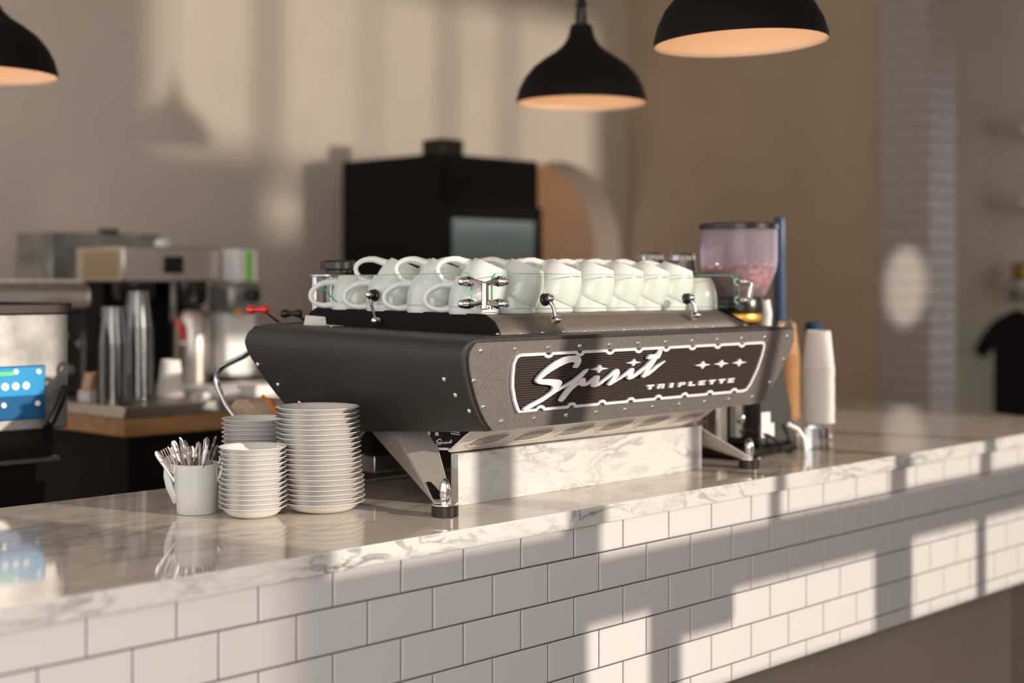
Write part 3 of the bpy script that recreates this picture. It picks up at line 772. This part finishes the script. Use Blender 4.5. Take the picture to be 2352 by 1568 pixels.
stack(make_saucer(.0835), 20, (-.424,.356,1.0502), .00975, -RIGHT*.0004, 'tall right-hand stack', 'saucers in the tall right-hand stack', shift=(6, -.0035))
stack(make_saucer(.0655), 13, (-.561,.398,1.0502), .0095, -RIGHT*.0001, 'short front stack beside the mug', 'saucers in the short front stack')
stack(make_saucer(.0700), 17, (-.432,.566,1.0502), .0093, -RIGHT*.0002, 'stack behind the other two', 'saucers in the rear stack')

# ================================================================== mug of cutlery
mg = thing('cutlery_mug', 'glossy pale grey tapered mug packed with steel teaspoons at the left of the saucers', 'mug', (-.615,.510,1.05))
mc = (-.615,.510,1.0503)
MB().lathe([(0,.002),(.036,.002),(.037,0),(.0380,.0008),(.0392,.008),(.0415,.035),(.0442,.075),(.0456,.096),(.0440,.0975),(.0425,.096),(.0415,.07),(.039,.012),(.036,.007),(0,.007)], c=mc, n=48).build('body', M['mug'], mg, smooth=True)
LL = -RIGHT
hp = []
for q, z in [(.041,.088),(.052,.0935),(.0585,.086),(.0600,.070),(.0555,.050),(.047,.032),(.0405,.020)]:
    d = (LL+FWD*.15).normalized()
    hp.append((mc[0]+d.x*q, mc[1]+d.y*q, mc[2]+z))
MB().tube(hp, [.006,.0058,.0055,.0052,.005,.0048,.005], 10, flat=1.7).build('handle', M['mug'], mg, smooth=True, auto=80)
def make_spoon(fork=False):
    root = thing('dessert_fork' if fork else 'teaspoon', '', '', (0,0,0))
    pts = [(0,0,z) for z in (0,.02,.05,.08,.10,.118,.130,.136)]
    w = [.0020,.0022,.0026,.0036,.0050,.0062,.0058,.0025]
    if fork: w = [.004,.0042,.0040,.0045,.008,.010,.0095,.009]
    mb = MB()
    rings = []
    for (x, y, z), a in zip(pts, w):
        bend = .006*math.sin(z*18)
        rings.append([(a*math.cos(2*PI*k/10), bend + .0013*math.sin(2*PI*k/10), z) for k in range(10)])
    MB().loft(rings).build('handle', M['chrome'], root, smooth=True, auto=70)
    if fork:
        t = MB()
        for j in range(4): t.box(-.0088+.0052*j, -.0062+.0052*j, .003, .0045, .134, .160)
        t.build('tines', M['chrome'], root, bevel=.0004)
    else:
        MB().ball((0,.004,.112), .005, (.85,.22,1.6)).build('handle_boss', M['chrome'], root, smooth=True)
    return root
sp0 = make_spoon(); fk0 = make_spoon(True); fu = [False, False]
specs = []
for k in range(21):
    a = 2*PI*k/21*1.0+.3; rr = .014+.020*((k*7) % 5)/4
    specs.append((rr*math.cos(a), rr*math.sin(a), k))
specs.sort(key=lambda s: Vector((s[0], s[1], 0)).dot(RIGHT))
for j, (dx, dy, k) in enumerate(specs):
    fork = j in (2, 15)
    pr0 = fk0 if fork else sp0; ix = 1 if fork else 0
    o = pr0 if not fu[ix] else copy_tree(pr0); fu[ix] = True
    sd_ = Vector((dx, dy, 0)).dot(RIGHT)
    lean = (Vector((dx, dy, 0))*7.5 + RIGHT*(sd_*4 if sd_ < 0 else sd_*2)) 
    ax = Vector((lean.x*1.5, lean.y*1.5, 1)).normalized(); o.scale = (1,1,.82 if not fork else .70)
    if j == 0: ax = (Vector((0,0,1)) - RIGHT*.62).normalized()
    zl = .014 + .026*((k*5) % 7)/6 + (.012 if j == 0 else 0)
    q = ax.to_track_quat('Z', 'Y') @ Matrix.Rotation(random.uniform(-1.2, 1.2)+.8, 3, 'Z').to_quaternion()
    o.rotation_euler = q.to_euler()
    base = Vector(mc) + Vector((dx*.6, dy*.6, zl))
    o.location = base
    nm = 'dessert fork with tines up' if fork else 'steel teaspoon handle'
    tag(o, '%s in the grey mug, %s piece of cutlery from the left' % (nm, ORD[j]), 'fork' if fork else 'spoon', 'cutlery in the grey mug')

# ================================================================== towel behind the saucers
tw_ = thing('bar_towel', 'beige towelling cloth with an orange stripe bundled beside the steam wand', 'towel', (-.19,.80,1.125))
MB().box(-.29,-.08,.775,.845,1.05,1.16).build('cushion', M['towel'], tw_, bevel=.02, seg=4)
def lump(x0, x1, name, m, amp=1.0):
    rings = []
    for i in range(12):
        t = i/11; x = x0+(x1-x0)*t
        r_ = .042*(.72+.28*math.sin(PI*min(1, max(0, t)))) * amp
        rings.append([(x, .835-.4*(x+.2)+r_*1.0*math.cos(2*PI*k/20)+.003*math.sin(7*k+x*40), 1.202-.12*(x+.22)+r_*.8*math.sin(2*PI*k/20)*(1+.12*math.sin(3*k+90*x))) for k in range(20)])
    return MB().loft(rings).build(name, m, tw_, smooth=True, auto=80)
lump(-.270, -.06, 'folded_towel', M['towel'])
lump(-.222, -.208, 'woven_stripe', M['orange'], 1.08)

# ================================================================== grinder to the right of the machine
gr = thing('coffee_grinder', 'black coffee grinder with tall bean hopper at the right of the espresso machine', 'grinder', (.95,.33,1.05))
MB().box(.80,1.07,.225,.43,1.054,1.075).build('base_plate', M['darkmetal'], gr, bevel=.006)
for x, y in ((.82,.24),(.82,.41),(1.05,.24),(1.05,.41)):
    MB().lathe([(.012,1.0502),(.010,1.055)], c=(x,y,0), n=12).build('foot', M['black'], gr)
MB().prism([(.905,1.075),(1.065,1.075),(1.055,1.16),(1.02,1.27),(.99,1.33),(.905,1.33)], lambda a, b: (a,.235,b), lambda a, b: (a,.42,b)).build('motor_housing', M['powder'], gr, bevel=.008)
MB().box(.9035,.9065,.233,.2365,1.06,1.33).build('edge_strip', M['chrome'], gr)
MB().box(.812,.862,.300,.345,1.075,1.33).build('dosing_column', M['steel'], gr, bevel=.012, seg=3)
MB().box(.862,.905,.28,.30,1.10,1.33).build('switch_panel', M['frost'], gr, bevel=.002)
sw = MB().box(.873,.893,.272,.280,1.185,1.215).build('switch', M['label'], gr, bevel=.004)
MB().lathe([(.013,0),(.013,.01),(.008,.014)], c=(.883,.279,1.15), n=16, rot=Matrix.Rotation(R(90),3,'X')).build('dial', M['chrome'], gr, smooth=True)
MB().lathe([(.010,0),(.010,.014),(.006,.018)], c=(.902,.39,1.13), n=16, rot=Matrix.Rotation(R(-90),3,'Y')).build('dial', M['chrome'], gr, smooth=True)
MB().box(.909,.948,.2325,.2355,1.135,1.165).box(.909,.966,.2325,.2355,1.10,1.1352).build('rating_label', M['label'], gr)
MB().lathe([(.052,1.33),(.060,1.345),(.060,1.385),(.050,1.40)], c=(.898,.296,0), n=32).build('grind_collar', M['black'], gr, smooth=True)
MB().lathe([(.056,1.400),(.058,1.403),(.058,1.418),(.056,1.421)], c=(.898,.296,0), n=40).build('adjusting_ring', M['gold'], gr, smooth=True)
MB().lathe([(.050,1.421),(.062,1.428),(.064,1.458),(.060,1.464)], c=(.898,.296,0), n=40).build('hopper_neck', M['black'], gr, smooth=True)
MB().tube([(.925,.235,1.36),(.925,.225,1.42),(.922,.23,1.455)], [.014,.012,.012], 12).build('hopper_lock', M['white'], gr, smooth=True)
hz = [(.062,1.464),(.070,1.470),(.088,1.512),(.0965,1.535),(.1,1.56),(.1,1.64)]
MB().lathe(hz, c=(.898,.296,0), n=48).build('hopper', M['hopper'], gr, smooth=True, auto=80)
bpy.data.objects['hopper'].data.materials[0] = M['hopper']
me = bpy.data.objects['hopper'].data
import bmesh
b = bmesh.new(); b.from_mesh(me)
for f in [f for f in b.faces if len(f.verts) > 4 and f.calc_center_median().z > .3]: bmesh.ops.delete(b, geom=[f], context='FACES_ONLY'); break
b.to_mesh(me); b.free()
MB().lathe([(.099,1.638),(.103,1.640),(.103,1.652),(.099,1.655),(.04,1.657)], c=(.898,.296,0), n=48).build('hopper_lid', M['black'], gr, smooth=True)
# lever gear on the grinder's far side
MB().tube([(.985,.24,1.36),(1.005,.235,1.395),(1.03,.23,1.40),(1.045,.23,1.375)], .008, 10).build('dosing_lever', M['chrome'], gr, smooth=True)
MB().box(.955,1.02,.25,.33,1.33,1.375).build('top_cover', M['steel'], gr, bevel=.01)
MB().tube([(.885,.265,1.12),(.93,.225,1.105),(.955,.205,1.085),(.935,.195,1.065)], .0045, 8).build('power_cable', M['black'], gr, smooth=True)
MB().tube([(1.012,.222,1.13),(1.035,.205,1.115),(1.05,.195,1.09),(1.05,.19,1.058)], .006, 8).build('grey_hose', M['white'], gr, smooth=True)
bb = MB()
for k in range(520):
    a = random.uniform(0, 2*PI); z = random.uniform(1.475, 1.545); rmax = .068+.026*min(1, (z-1.475)/.05)-.004
    r_ = rmax*math.sqrt(random.uniform(.35, 1)); z += .02*(1-math.cos(a-2.3))*.3*(z > 1.53)
    q = Matrix.Rotation(random.uniform(0,3),3,'X') @ Matrix.Rotation(random.uniform(0,3),3,'Z')
    bb.ball((.898+r_*math.cos(a), .296+r_*math.sin(a), z), .0062, (1,.7,.65), 7, 5, q)
tag(bb.lathe([(.055,1.470),(.070,1.50),(.082,1.535),(0,1.54)], c=(.898,.296,0), n=20).build('coffee_beans', M['beans'], smooth=True), 'roasted coffee beans filling the lower half of the grinder hopper', 'coffee beans', kind='stuff')

# ================================================================== takeaway cups standing on upturned glasses
def make_pcup(m, r0, r1, h):
    root = thing('paper_cup', '', '', (0,0,0))
    MB().lathe([(r1+.001,0),(r1+.0025,.0015),(r1+.0025,.0035),(r1,.005),(r0,h-.001),(r0-.002,h),(r0-.0025,h-.005),(0,h-.005)], n=40).build('sleeve', m, root, smooth=True, auto=50)
    return root
def pstack(proto, n, base, pitch, name, words, group):
    for k in range(n):
        o = proto if k == 0 else copy_tree(proto)
        o.location = Vector(base)+Vector((random.uniform(-.0007,.0007), random.uniform(-.0007,.0007), pitch*k)); o.rotation_euler = (0,0,random.uniform(0,6))
        top_ = n-1-k
        w = 'bottom one' if k == 0 else ('topmost one' if top_ == 0 else '%s from the top' % ORD[top_])
        tag(o, '%s upside down, %s in the %s' % (name, w, words), 'paper cup', group)
def tumbler(base, label, r=.037, h=.066):
    root = thing('glass_tumbler', label, 'glass', base, 'upturned glasses carrying paper cups')
    MB().lathe([(r+.003,.0005),(r+.0035,.003),(r,h-.004),(r-.003,h)], c=base, n=24).build('body', M['clear'], root, smooth=True, auto=30)
    MB().lathe([(0,h-.012),(r-.006,h-.012),(r-.005,h-.002),(0,h-.001)], c=base, n=20).build('thick_base', M['clear'], root)
tumbler((1.208,.252,1.0503), 'clear tumbler upside down on the counter carrying the white paper cups')
pstack(make_pcup(M['paper'], .0325, .0425, .105), 17, (1.208,.252,1.1175), .0092, 'white paper cup', 'tall white tower', 'white takeaway cups by the grinder')
tumbler((1.268,.395,1.0503), 'clear tumbler upside down under the brown paper cup tower', .034)
pstack(make_pcup(M['kraft'], .026, .037, .095), 20, (1.268,.395,1.1175), .0092, 'brown paper cup', 'tall brown tower', 'brown takeaway cups by the grinder')
bt = thing('blue_bottle', 'tall blue bottle mostly hidden behind the bean hopper', 'bottle', (1.415,.515,1.05))
MB().lathe([(.018,1.0502),(.018,1.054),(.018,1.50),(.016,1.58)], c=(1.415,.515,0), n=24).build('bottle_body', M['cyan'], bt, smooth=True)
MB().lathe([(.017,1.58),(.017,1.69),(.015,1.695)], c=(1.415,.515,0), n=24).build('cap', M['cyan'], bt, smooth=True)
cs = thing('blue_tin', 'tall tin with a blue lid peeping out above the white paper cup tower', 'tin', (1.448,.42,1.05))
MB().lathe([(.022,1.0502),(.023,1.054),(.023,1.355)], c=(1.448,.42,0), n=28).build('tin_body', M['cyan'], cs, smooth=True)
MB().lathe([(.024,1.355),(.025,1.357),(.025,1.382),(.020,1.386)], c=(1.448,.42,0), n=28).build('tin_lid', M['cyan'], cs, smooth=True)

# ================================================================== pendant lamps
def make_pendant():
    root = thing('pendant_lamp', '', '', (0,0,0))      # origin: centre of the rim
    prof = [(.200,0),(.199,.012),(.190,.045),(.172,.080),(.145,.112),(.110,.138),(.078,.158),(.056,.178),(.042,.200),(.036,.222),(.034,.228)]
    MB().lathe(prof, n=64).build('lamp_shade', M['lampblack'], root, smooth=True, auto=80)
    sh_ = [o for o in root.children][0]
    import bmesh
    b = bmesh.new(); b.from_mesh(sh_.data)
    for f in [f for f in b.faces if len(f.verts) > 4 and f.calc_center_median().z < .01]: bmesh.ops.delete(b, geom=[f], context='FACES_ONLY'); break
    b.to_mesh(sh_.data); b.free()
    pin = [(r-.003, z) for r, z in prof if r > .05]+[(0,.176)]
    ins = MB().lathe([(.200,-.0005)]+pin, n=64).build('white_lining', M['lampwhite'], root, smooth=True, auto=80)
    b = bmesh.new(); b.from_mesh(ins.data)
    for f in [f for f in b.faces if len(f.verts) > 4 and f.calc_center_median().z < .01]: bmesh.ops.delete(b, geom=[f], context='FACES_ONLY'); break
    b.to_mesh(ins.data); b.free()
    MB().lathe([(.034,.226),(.036,.232),(.030,.240),(.012,.243)], n=24).build('shade_cap', M['lampblack'], root, smooth=True)
    for s in (-1, 1): MB().tube([(.022*s,0,.238),(.022*s,0,.270),(.012*s,0,.300)], .003, 8).build('bracket', M['lampblack'], root, smooth=True)
    MB().lathe([(.012,.242),(.012,.290),(.018,.294),(.016,.312),(.007,.330)], n=16).build('lamp_holder', M['black'], root, smooth=True)
    MB().tube([(0,0,.32),(0,0,1.549)], .0065, 8).build('cord', M['black'], root, smooth=True)
    MB().ball((0,0,.115), .030, (1,1,1.15), 16, 10).build('light_bulb', M['bulb'], root, smooth=True)
    return root
pd0 = make_pendant()
lam = [(-.405,1.87,2.065,'black dome pendant lamp cut off by the left edge of the photo'),
       (1.098,1.022,2.05,'black dome pendant lamp with its whole shade and cord in view'),
       (.530,.03,2.05,'black dome pendant lamp nearest the camera, cut off by the top edge')]
for i, (x, y, z, lb) in enumerate(lam):
    o = pd0 if i == 0 else copy_tree(pd0)
    o.location = (x, y, z); tag(o, lb, 'lamp', 'black pendant lamps over the bar')
    if i == 2: o.rotation_euler = Matrix.Rotation(R(-2.2), 4, FWD).to_euler()
    l = bpy.data.lights.new('bulb_light', 'POINT'); l.energy = .9; l.color = (1,.55,.26); l.shadow_soft_size = .03
    lo = bpy.data.objects.new('bulb_light', l); C.objects.link(lo); lo.location = (x, y, z+.075)

# ================================================================== fridge and alcove things
fx, fy = 2.307, 2.934
fr = thing('upright_fridge', 'tall black fridge with a glazed door standing before the arched alcove', 'fridge', (fx+.33, fy+.37, 0))
MB().box(fx, fx+.66, fy+.03, fy+.74, .02, 2.10).build('cabinet', M['blackmatt'], fr, bevel=.004)
dr = MB().box(fx, fx+.66, fy, fy+.028, .06, 1.87).build('door', M['blackmatt'], fr, bevel=.003)
MB().box(fx+.05, fx+.60, fy-.004, fy, .25, 1.80).build('door_glass', M['screen'], dr)
fg = bpy.data.objects['door_glass']
MB().tube([(fx+.63,fy-.035,.9),(fx+.63,fy-.035,1.5)], .010, 10).tube([(fx+.63,fy,.93),(fx+.63,fy-.035,.93)], .006, 8).tube([(fx+.63,fy,1.47),(fx+.63,fy-.035,1.47)], .006, 8).build('handle', M['black'], dr, smooth=True)
MB().box(fx+.03, fx+.63, fy+.002, fy+.028, 1.89, 2.07).build('ventilation_grille', M['blackmatt'], fr)
tag(MB().box(fx+.08, fx+.22, fy+.10, fy+.24, 2.101, 2.18).build('small_box', M['darkmetal'], bevel=.004), 'small grey box on top of the black fridge', 'box')

# ================================================================== shelves and shirt at the far right
SN = ['top','middle','bottom']
for i, z in enumerate([2.575, 2.06, 1.50]):
    s = thing('wall_shelf', 'white wall shelf on the far right wall, %s of the three shelves' % SN[i], 'shelf', (8.0, 2.6, z), 'white wall shelves at far right')
    MB().box(7.42, 8.9, 2.55, 2.758, z-.022, z+.022).build('board', M['shelf'], s, bevel=.003)
    for bx in ((7.70, 8.7) if i == 2 else ()): MB().tube([(bx,2.755,z-.11),(bx,2.60,z-.11),(bx,2.58,z-.10),(bx,2.575,z-.024)], .016, 10).build('pipe_bracket', M['black'], s, smooth=True)
mk = thing('dark_mug', 'black and gold mug on the bottom shelf at the far right', 'mug', (7.62,2.64,1.523))
MB().lathe([(.050,1.5225),(.056,1.527),(.058,1.60),(.056,1.64)], c=(7.62,2.64,0), n=28).build('body', M['black'], mk, smooth=True)
MB().lathe([(.0592,1.555),(.0595,1.558),(.0595,1.605),(.0592,1.608)], c=(7.62,2.64,0), n=28).build('gold_band', M['gold'], mk, smooth=True)
MB().tube([(7.57,2.62,1.62),(7.53,2.60,1.615),(7.52,2.59,1.58),(7.56,2.615,1.555)], .008, 8).build('handle', M['black'], mk, smooth=True)
hr = thing('hanging_rail', 'black pipe rail under the bottom shelf holding the shirt', 'rail', (7.2,2.36,1.39))
MB().tube([(7.47,2.62,1.477),(7.47,2.62,1.42),(7.45,2.60,1.395),(7.205,2.365,1.392)], .014, 10).build('pipe', M['black'], hr, smooth=True)
ts = thing('hanging_shirt', 'black short-sleeved T-shirt hanging below the bottom shelf', 't-shirt', (7.20,2.36,1.0))
cxs = 7.32
half_ = [(.0,1.285),(.05,1.30),(.09,1.325),(.14,1.315),(.26,1.25),(.335,1.16),(.40,1.04),(.33,.985),(.262,1.06),(.262,.60),(.265,.50),(0,.49)]
poly = [(cxs+a, b) for a, b in half_[:-1]] + [(cxs, .49)] + [(cxs-a, b) for a, b in reversed(half_[1:-1])]
def sy(a, b, s):
    p = Vector((7.20,2.36,0)) + RIGHT*(a-cxs) + FWD*(s*.035*max(.25, 1-abs(a-cxs)/.42) + .008*math.sin(a*40))
    return (p.x, p.y, b)
sm = MB().prism(poly, lambda a, b: sy(a, b, -1), lambda a, b: sy(a, b, 1)).build('shirt_body', M['shirt'], ts, bevel=.01)
MB().tube([sy(cxs-.20,1.272,0),sy(cxs-.02,1.345,0),sy(cxs+.02,1.345,0),sy(cxs+.20,1.272,0)], .009, 8).build('hanger', M['white'], ts, smooth=True)
MB().tube([sy(cxs,1.345,0),sy(cxs,1.385,0),sy(cxs-.012,1.398,0),sy(cxs-.014,1.385,0)], .004, 8).build('hanger_hook', M['chrome'], ts, smooth=True)

# ================================================================== back bar on the left
sx0, sy0 = .015, 1.846
bk = thing('back_bar_unit', 'dark back bar unit with steel top over a warm wooden edge, behind the counter', 'cabinet', (.5, 2.3, 0))
MB().box(sx0+.03, 1.6, sy0+.03, 3.0, 0, 1.045).build('cupboard', M['blackmatt'], bk)
MB().box(sx0, 1.62, sy0, 3.02, 1.048, 1.100).build('wooden_edge', M['wood'], bk, bevel=.003)
MB().box(sx0, 1.62, sy0, 3.02, 1.101, 1.137).build('steel_top', M['steel'], bk, bevel=.003)
MB().box(1.63, 2.2, 2.5, 3.6, 0, 1.05).build('side_cupboard', M['frost'], bk)
sk = thing('undercounter_unit', 'low dark cabinet with a steel trim beneath the blue-panelled machine', 'cabinet', (-.9, 1.6, 0))
MB().box(-1.6, -.50, 1.34, 2.2, 0, 1.02).build('cabinet_body', M['blackmatt'], sk)
MB().box(-1.62, -.475, 1.31, 2.22, 1.072, 1.082).build('steel_trim', M['steel'], sk)
MB().box(-1.6, -.52, 1.345, 2.2, 1.02, 1.072).build('cabinet_top', M['darkmetal'], sk)
for x in (-.62, -.72, -.80):
    MB().lathe([(.016,0),(.016,.012),(.010,.018)], c=(x,1.345,1.10), n=14, rot=Matrix.Rotation(R(90),3,'X')).build('knob', M['frost'], sk, smooth=True)
bm_ = thing('beverage_machine', 'brushed steel machine with a blue control panel at the left edge', 'machine', (-.9,1.6,1.08))
MB().box(-1.35,-.459,1.301,2.0,1.152,1.452).build('housing', M['frost'], bm_, bevel=.004)
MB().box(-1.355,-.452,1.293,2.0,1.425,1.452).build('top_band', M['darkmetal'], bm_, bevel=.004)
MB().box(-1.3,-.49,1.32,2.0,1.083,1.152).build('plinth', M['blackmatt'], bm_)
bp_ = MB().box(-.90,-.522,1.291,1.300,1.178,1.305).build('control_panel', M['blue'], bm_, bevel=.004)
MB().box(-.895,-.527,1.2885,1.2909,1.235,1.302).build('panel_band', M['bluelit'], bp_)
MB().box(-.655,-.605,1.287,1.2884,1.284,1.292).build('green_display', M['lcd'], bp_)
for k in range(5): MB().lathe([(.0095,0),(.0095,.003),(.006,.005)], c=(-.575-.026*k,1.2884,1.258), n=14, rot=Matrix.Rotation(R(90),3,'X')).build('button', M['white'], bp_, smooth=True)
for x, z in ((-.60,1.292),(-.543,1.290),(-.63,1.215),(-.545,1.215)): MB().lathe([(.007,0),(.006,.004)], c=(x,1.2885,z), n=12, rot=Matrix.Rotation(R(90),3,'X')).build('button', M['white'], bp_, smooth=True)
MB().tube([(-.520,1.290,1.16),(-.52,1.270,1.17),(-.498,1.268,1.215),(-.475,1.285,1.25)], .010, 8).build('drain_tap', M['darkmetal'], bm_, smooth=True)

# batch brewer
br = thing('batch_brewer', 'steel topped coffee brewer with dark display on the back bar', 'coffee brewer', (.62,2.72,1.137))
bx, by = .435, 2.561
MB().box(bx, bx+.40, by, by+.33, 1.505, 1.630).build('brew_head', M['steel'], br, bevel=.006)
MB().box(bx+.16, bx+.24, by-.006, by, 1.535, 1.595).build('display', M['display'], br, bevel=.002)
MB().box(bx-.004, bx, by+.04, by+.27, 1.52, 1.615).build('side_grille', M['gold_steel'], br)
MB().box(bx+.02, bx+.40, by+.17, by+.33, 1.1375, 1.505).build('back_column', M['blackmatt'], br)
MB().lathe([(.07,1.44),(.08,1.46),(.08,1.505)], c=(bx+.10,by+.09,0), n=24).build('brew_basket', M['black'], br, smooth=True)
MB().lathe([(.07,1.42),(.08,1.44),(.08,1.505)], c=(bx+.30,by+.08,0), n=24).build('brew_basket', M['black'], br, smooth=True)
MB().box(bx+.195, bx+.215, by+.0, by+.02, 1.36, 1.505).build('sight_tube', M['frost'], br, bevel=.004)
MB().tube([(bx+.205,by-.01,1.37),(bx+.215,by-.03,1.34),(bx+.225,by-.03,1.30)], .010, 8).build('tap', M['red'], br, smooth=True)
MB().ball((bx+.215,by-.035,1.285), .014).build('tap_end', M['chrome'], br, smooth=True)
MB().lathe([(.03,1.630),(.03,1.655),(.02,1.662)], c=(bx+.22,by+.10,0), n=20).build('filler_cap', M['white'], br, smooth=True)
th = thing('steel_server', 'tall brushed steel coffee server standing under the brewer', 'coffee server', (.735,2.62,1.137))
MB().lathe([(.072,1.1372),(.075,1.145),(.075,1.37),(.062,1.40),(.03,1.415)], c=(.735,2.60,0), n=32).build('server_body', M['steel'], th, smooth=True)
MB().lathe([(.03,1.415),(.032,1.418),(.025,1.419)], c=(.735,2.60,0), n=20).build('server_lid', M['black'], th, smooth=True)
# tall panel behind the brewer
pb_ = thing('grey_cabinet', 'matt grey box-shaped cabinet behind the brewer against the wall', 'cabinet', (.9,3.5,1.0))
MB().box(.560,1.05,3.31,3.60,1.1375,1.70).build('cabinet_body', M['darkmetal'], pb_, bevel=.004)
pb_.children[0].data.materials[0] = M['frost']
MB().box(.82,.88,3.35,3.41,1.70,1.72).build('cabinet_knob', M['darkmetal'], pb_)
# ribbed toaster-like unit
rt = thing('ribbed_toaster', 'steel slotted toaster with black body at the far left of the back bar', 'toaster', (.2,2.5,1.137))
MB().box(-.30,.20,2.34,2.80,1.41,1.50).build('slotted_top', M['steel'], rt, bevel=.03, seg=3)
tb = MB()
for k in range(11): tb.box(-.27+.043*k, -.252+.043*k, 2.37, 2.76, 1.503, 1.512)
tb.build('slats', M['shelf'], rt)
MB().box(-.28,.19,2.37,2.78,1.1375,1.41).build('toaster_body', M['black'], rt, bevel=.01)
for x, z in ((.10,1.33),(.16,1.30),(.12,1.22)): MB().lathe([(.018,0),(.018,.014),(.012,.02)], c=(x,2.369,z), n=14, rot=Matrix.Rotation(R(90),3,'X')).build('knob', M['frost'], rt, smooth=True)
# grinder / dispenser with green stripe
gd = thing('white_dispenser', 'white upright grinder with a bright green stripe on its hopper', 'grinder', (.88,2.43,1.137))
gx, gy = .81, 2.475
MB().box(gx+.04, gx+.135, gy, gy+.12, 1.50, 1.625).build('hopper_box', M['white'], gd, bevel=.012, seg=3)
MB().box(gx+.078, gx+.105, gy-.002, gy, 1.505, 1.618).build('green_stripe', M['green'], gd)
MB().box(gx+.045, gx+.07, gy-.002, gy, 1.52, 1.60).build('label_patch', M['label'], gd)
MB().box(gx+.01, gx+.145, gy+.03, gy+.12, 1.1375, 1.50).build('stand_column', M['white'], gd, bevel=.01)
MB().box(gx-.01, gx+.13, gy-.03, gy+.12, 1.39, 1.50).build('grinding_head', M['frost'], gd, bevel=.02, seg=3)
MB().lathe([(.024,0),(.024,.03),(.018,.035)], c=(gx+.075,gy-.03,1.455), n=18, rot=Matrix.Rotation(R(90),3,'X')).build('spout_knob', M['black'], gd, smooth=True)
MB().lathe([(.014,0),(.014,.008)], c=(gx+.02,gy-.03,1.395), n=18, rot=Matrix.Rotation(R(90),3,'X')).build('gold_button', M['gold'], gd, smooth=True)
MB().box(gx-.02, gx+.15, gy-.09, gy+.12, 1.1375, 1.165).build('foot_plate', M['darkmetal'], gd, bevel=.005)
# towers of clear cups
def make_ccup():
    root = thing('clear_cup', '', '', (0,0,0))
    MB().lathe([(.0475,0),(.0480,.002),(.0475,.004),(.0455,.005),(.0335,.118),(.032,.119),(0,.118)], n=28).build('plastic_wall', M['cupplastic'], root, smooth=True, auto=50)
    return root
def ctower(proto, n, base, pitch, words):
    for k in range(n):
        o = proto if k == 0 else copy_tree(proto)
        o.location = Vector(base)+Vector((random.uniform(-.001,.001), random.uniform(-.001,.001), pitch*k)); top_ = n-1-k
        w = 'bottom one' if k == 0 else ('topmost one' if top_ == 0 else '%s from the top' % ORD[top_])
        tag(o, 'clear plastic cup upside down, %s in the %s' % (w, words), 'plastic cup', 'clear plastic cups in the '+words)
cc0 = make_ccup()
ctower(cc0, 17, (.058,1.985,1.1375), .0108, 'left cup tower')
ctower(copy_tree(cc0), 20, (.205,2.085,1.1375), .0115, 'tall right cup tower')
wc = make_pcup(M['paper'], .030, .042, .105); wc.location = (.345,2.12,1.1375); tag(wc, 'white paper cup upside down beside the clear cup towers', 'paper cup')
wc2 = copy_tree(wc); wc2.location = (.345,2.12,1.1475); tag(wc2, 'white paper cup nested over the one beside the clear cup towers', 'paper cup')
# wooden scoops in a white tub, tools and tray on the steel top
tb_ = thing('white_tub', 'small white tub holding tan wooden blocks beside the clear cup tower', 'tub', (.06,2.10,1.137))
MB().box(.020,.108,2.055,2.125,1.1375,1.172).build('tub_body', M['white'], tb_, bevel=.004)
for k in range(4):
    o = MB().box(0,.015,0,.045,0,.055).build('wooden_block', M['tan'], at=(0,0,0), bevel=.004)
    o.location = (.024+.021*k, 2.066, 1.1735); o.rotation_euler = (0, R(12), 0)
    tag(o, 'wooden block standing in the white tub, %s from the left' % ORD[k], 'wooden block', 'wooden blocks in the white tub')
kt = thing('steel_knife', 'steel bladed knife with white handle lying on the steel bar top', 'knife', (.25,1.86,1.14))
MB().tube([(.11,1.862,1.143),(.27,1.875,1.143)], [.004,.006], 8, flat=.5).build('blade', M['chrome'], kt, smooth=True)
MB().tube([(.27,1.875,1.150),(.44,1.89,1.156)], [.014,.018], 10, flat=.8).build('handle', M['white'], kt, smooth=True)
tr = thing('white_tray', 'shallow pale tray on the steel bar top behind the knife', 'tray', (.5,2.15,1.137))
MB().box(.42,.78,2.02,2.26,1.1375,1.158).build('tray_body', M['shelf'], tr, bevel=.004)
MB().box(.44,.76,2.04,2.24,1.158,1.160).build('tray_liner', M['white'], tr)
bc = thing('cream_box', 'low cream box on the back bar beside the steam wand', 'box', (.62,1.93,1.137))
MB().box(.50,.74,1.90,1.98,1.1375,1.172).build('box_body', M['label'], bc, bevel=.004)

l = bpy.data.lights.new('alcove_fill', 'POINT'); l.energy = 9; l.color = (1,.66,.36); l.shadow_soft_size = .1  # added warm fill to brighten the alcove, no fitting modelled
lo = bpy.data.objects.new('alcove_fill', l); C.objects.link(lo); lo.location = (3.9, 4.75, 2.9)

# added spot standing in for sunlight reflected outside: bright oval patch on the pillar
l = bpy.data.lights.new('glint_spot', 'SPOT'); l.energy = 2300; l.color = (1,.95,.88); l.spot_size = R(4.3); l.spot_blend = .45; l.shadow_soft_size = .03
lo = bpy.data.objects.new('glint_spot', l); C.objects.link(lo); lo.location = (1.3, -3.3, 2.3)
lo.rotation_euler = (Vector((4.97, 2.07, 1.48))-Vector(lo.location)).to_track_quat('-Z', 'Y').to_euler(); lo.scale = (.32, 1, 1)
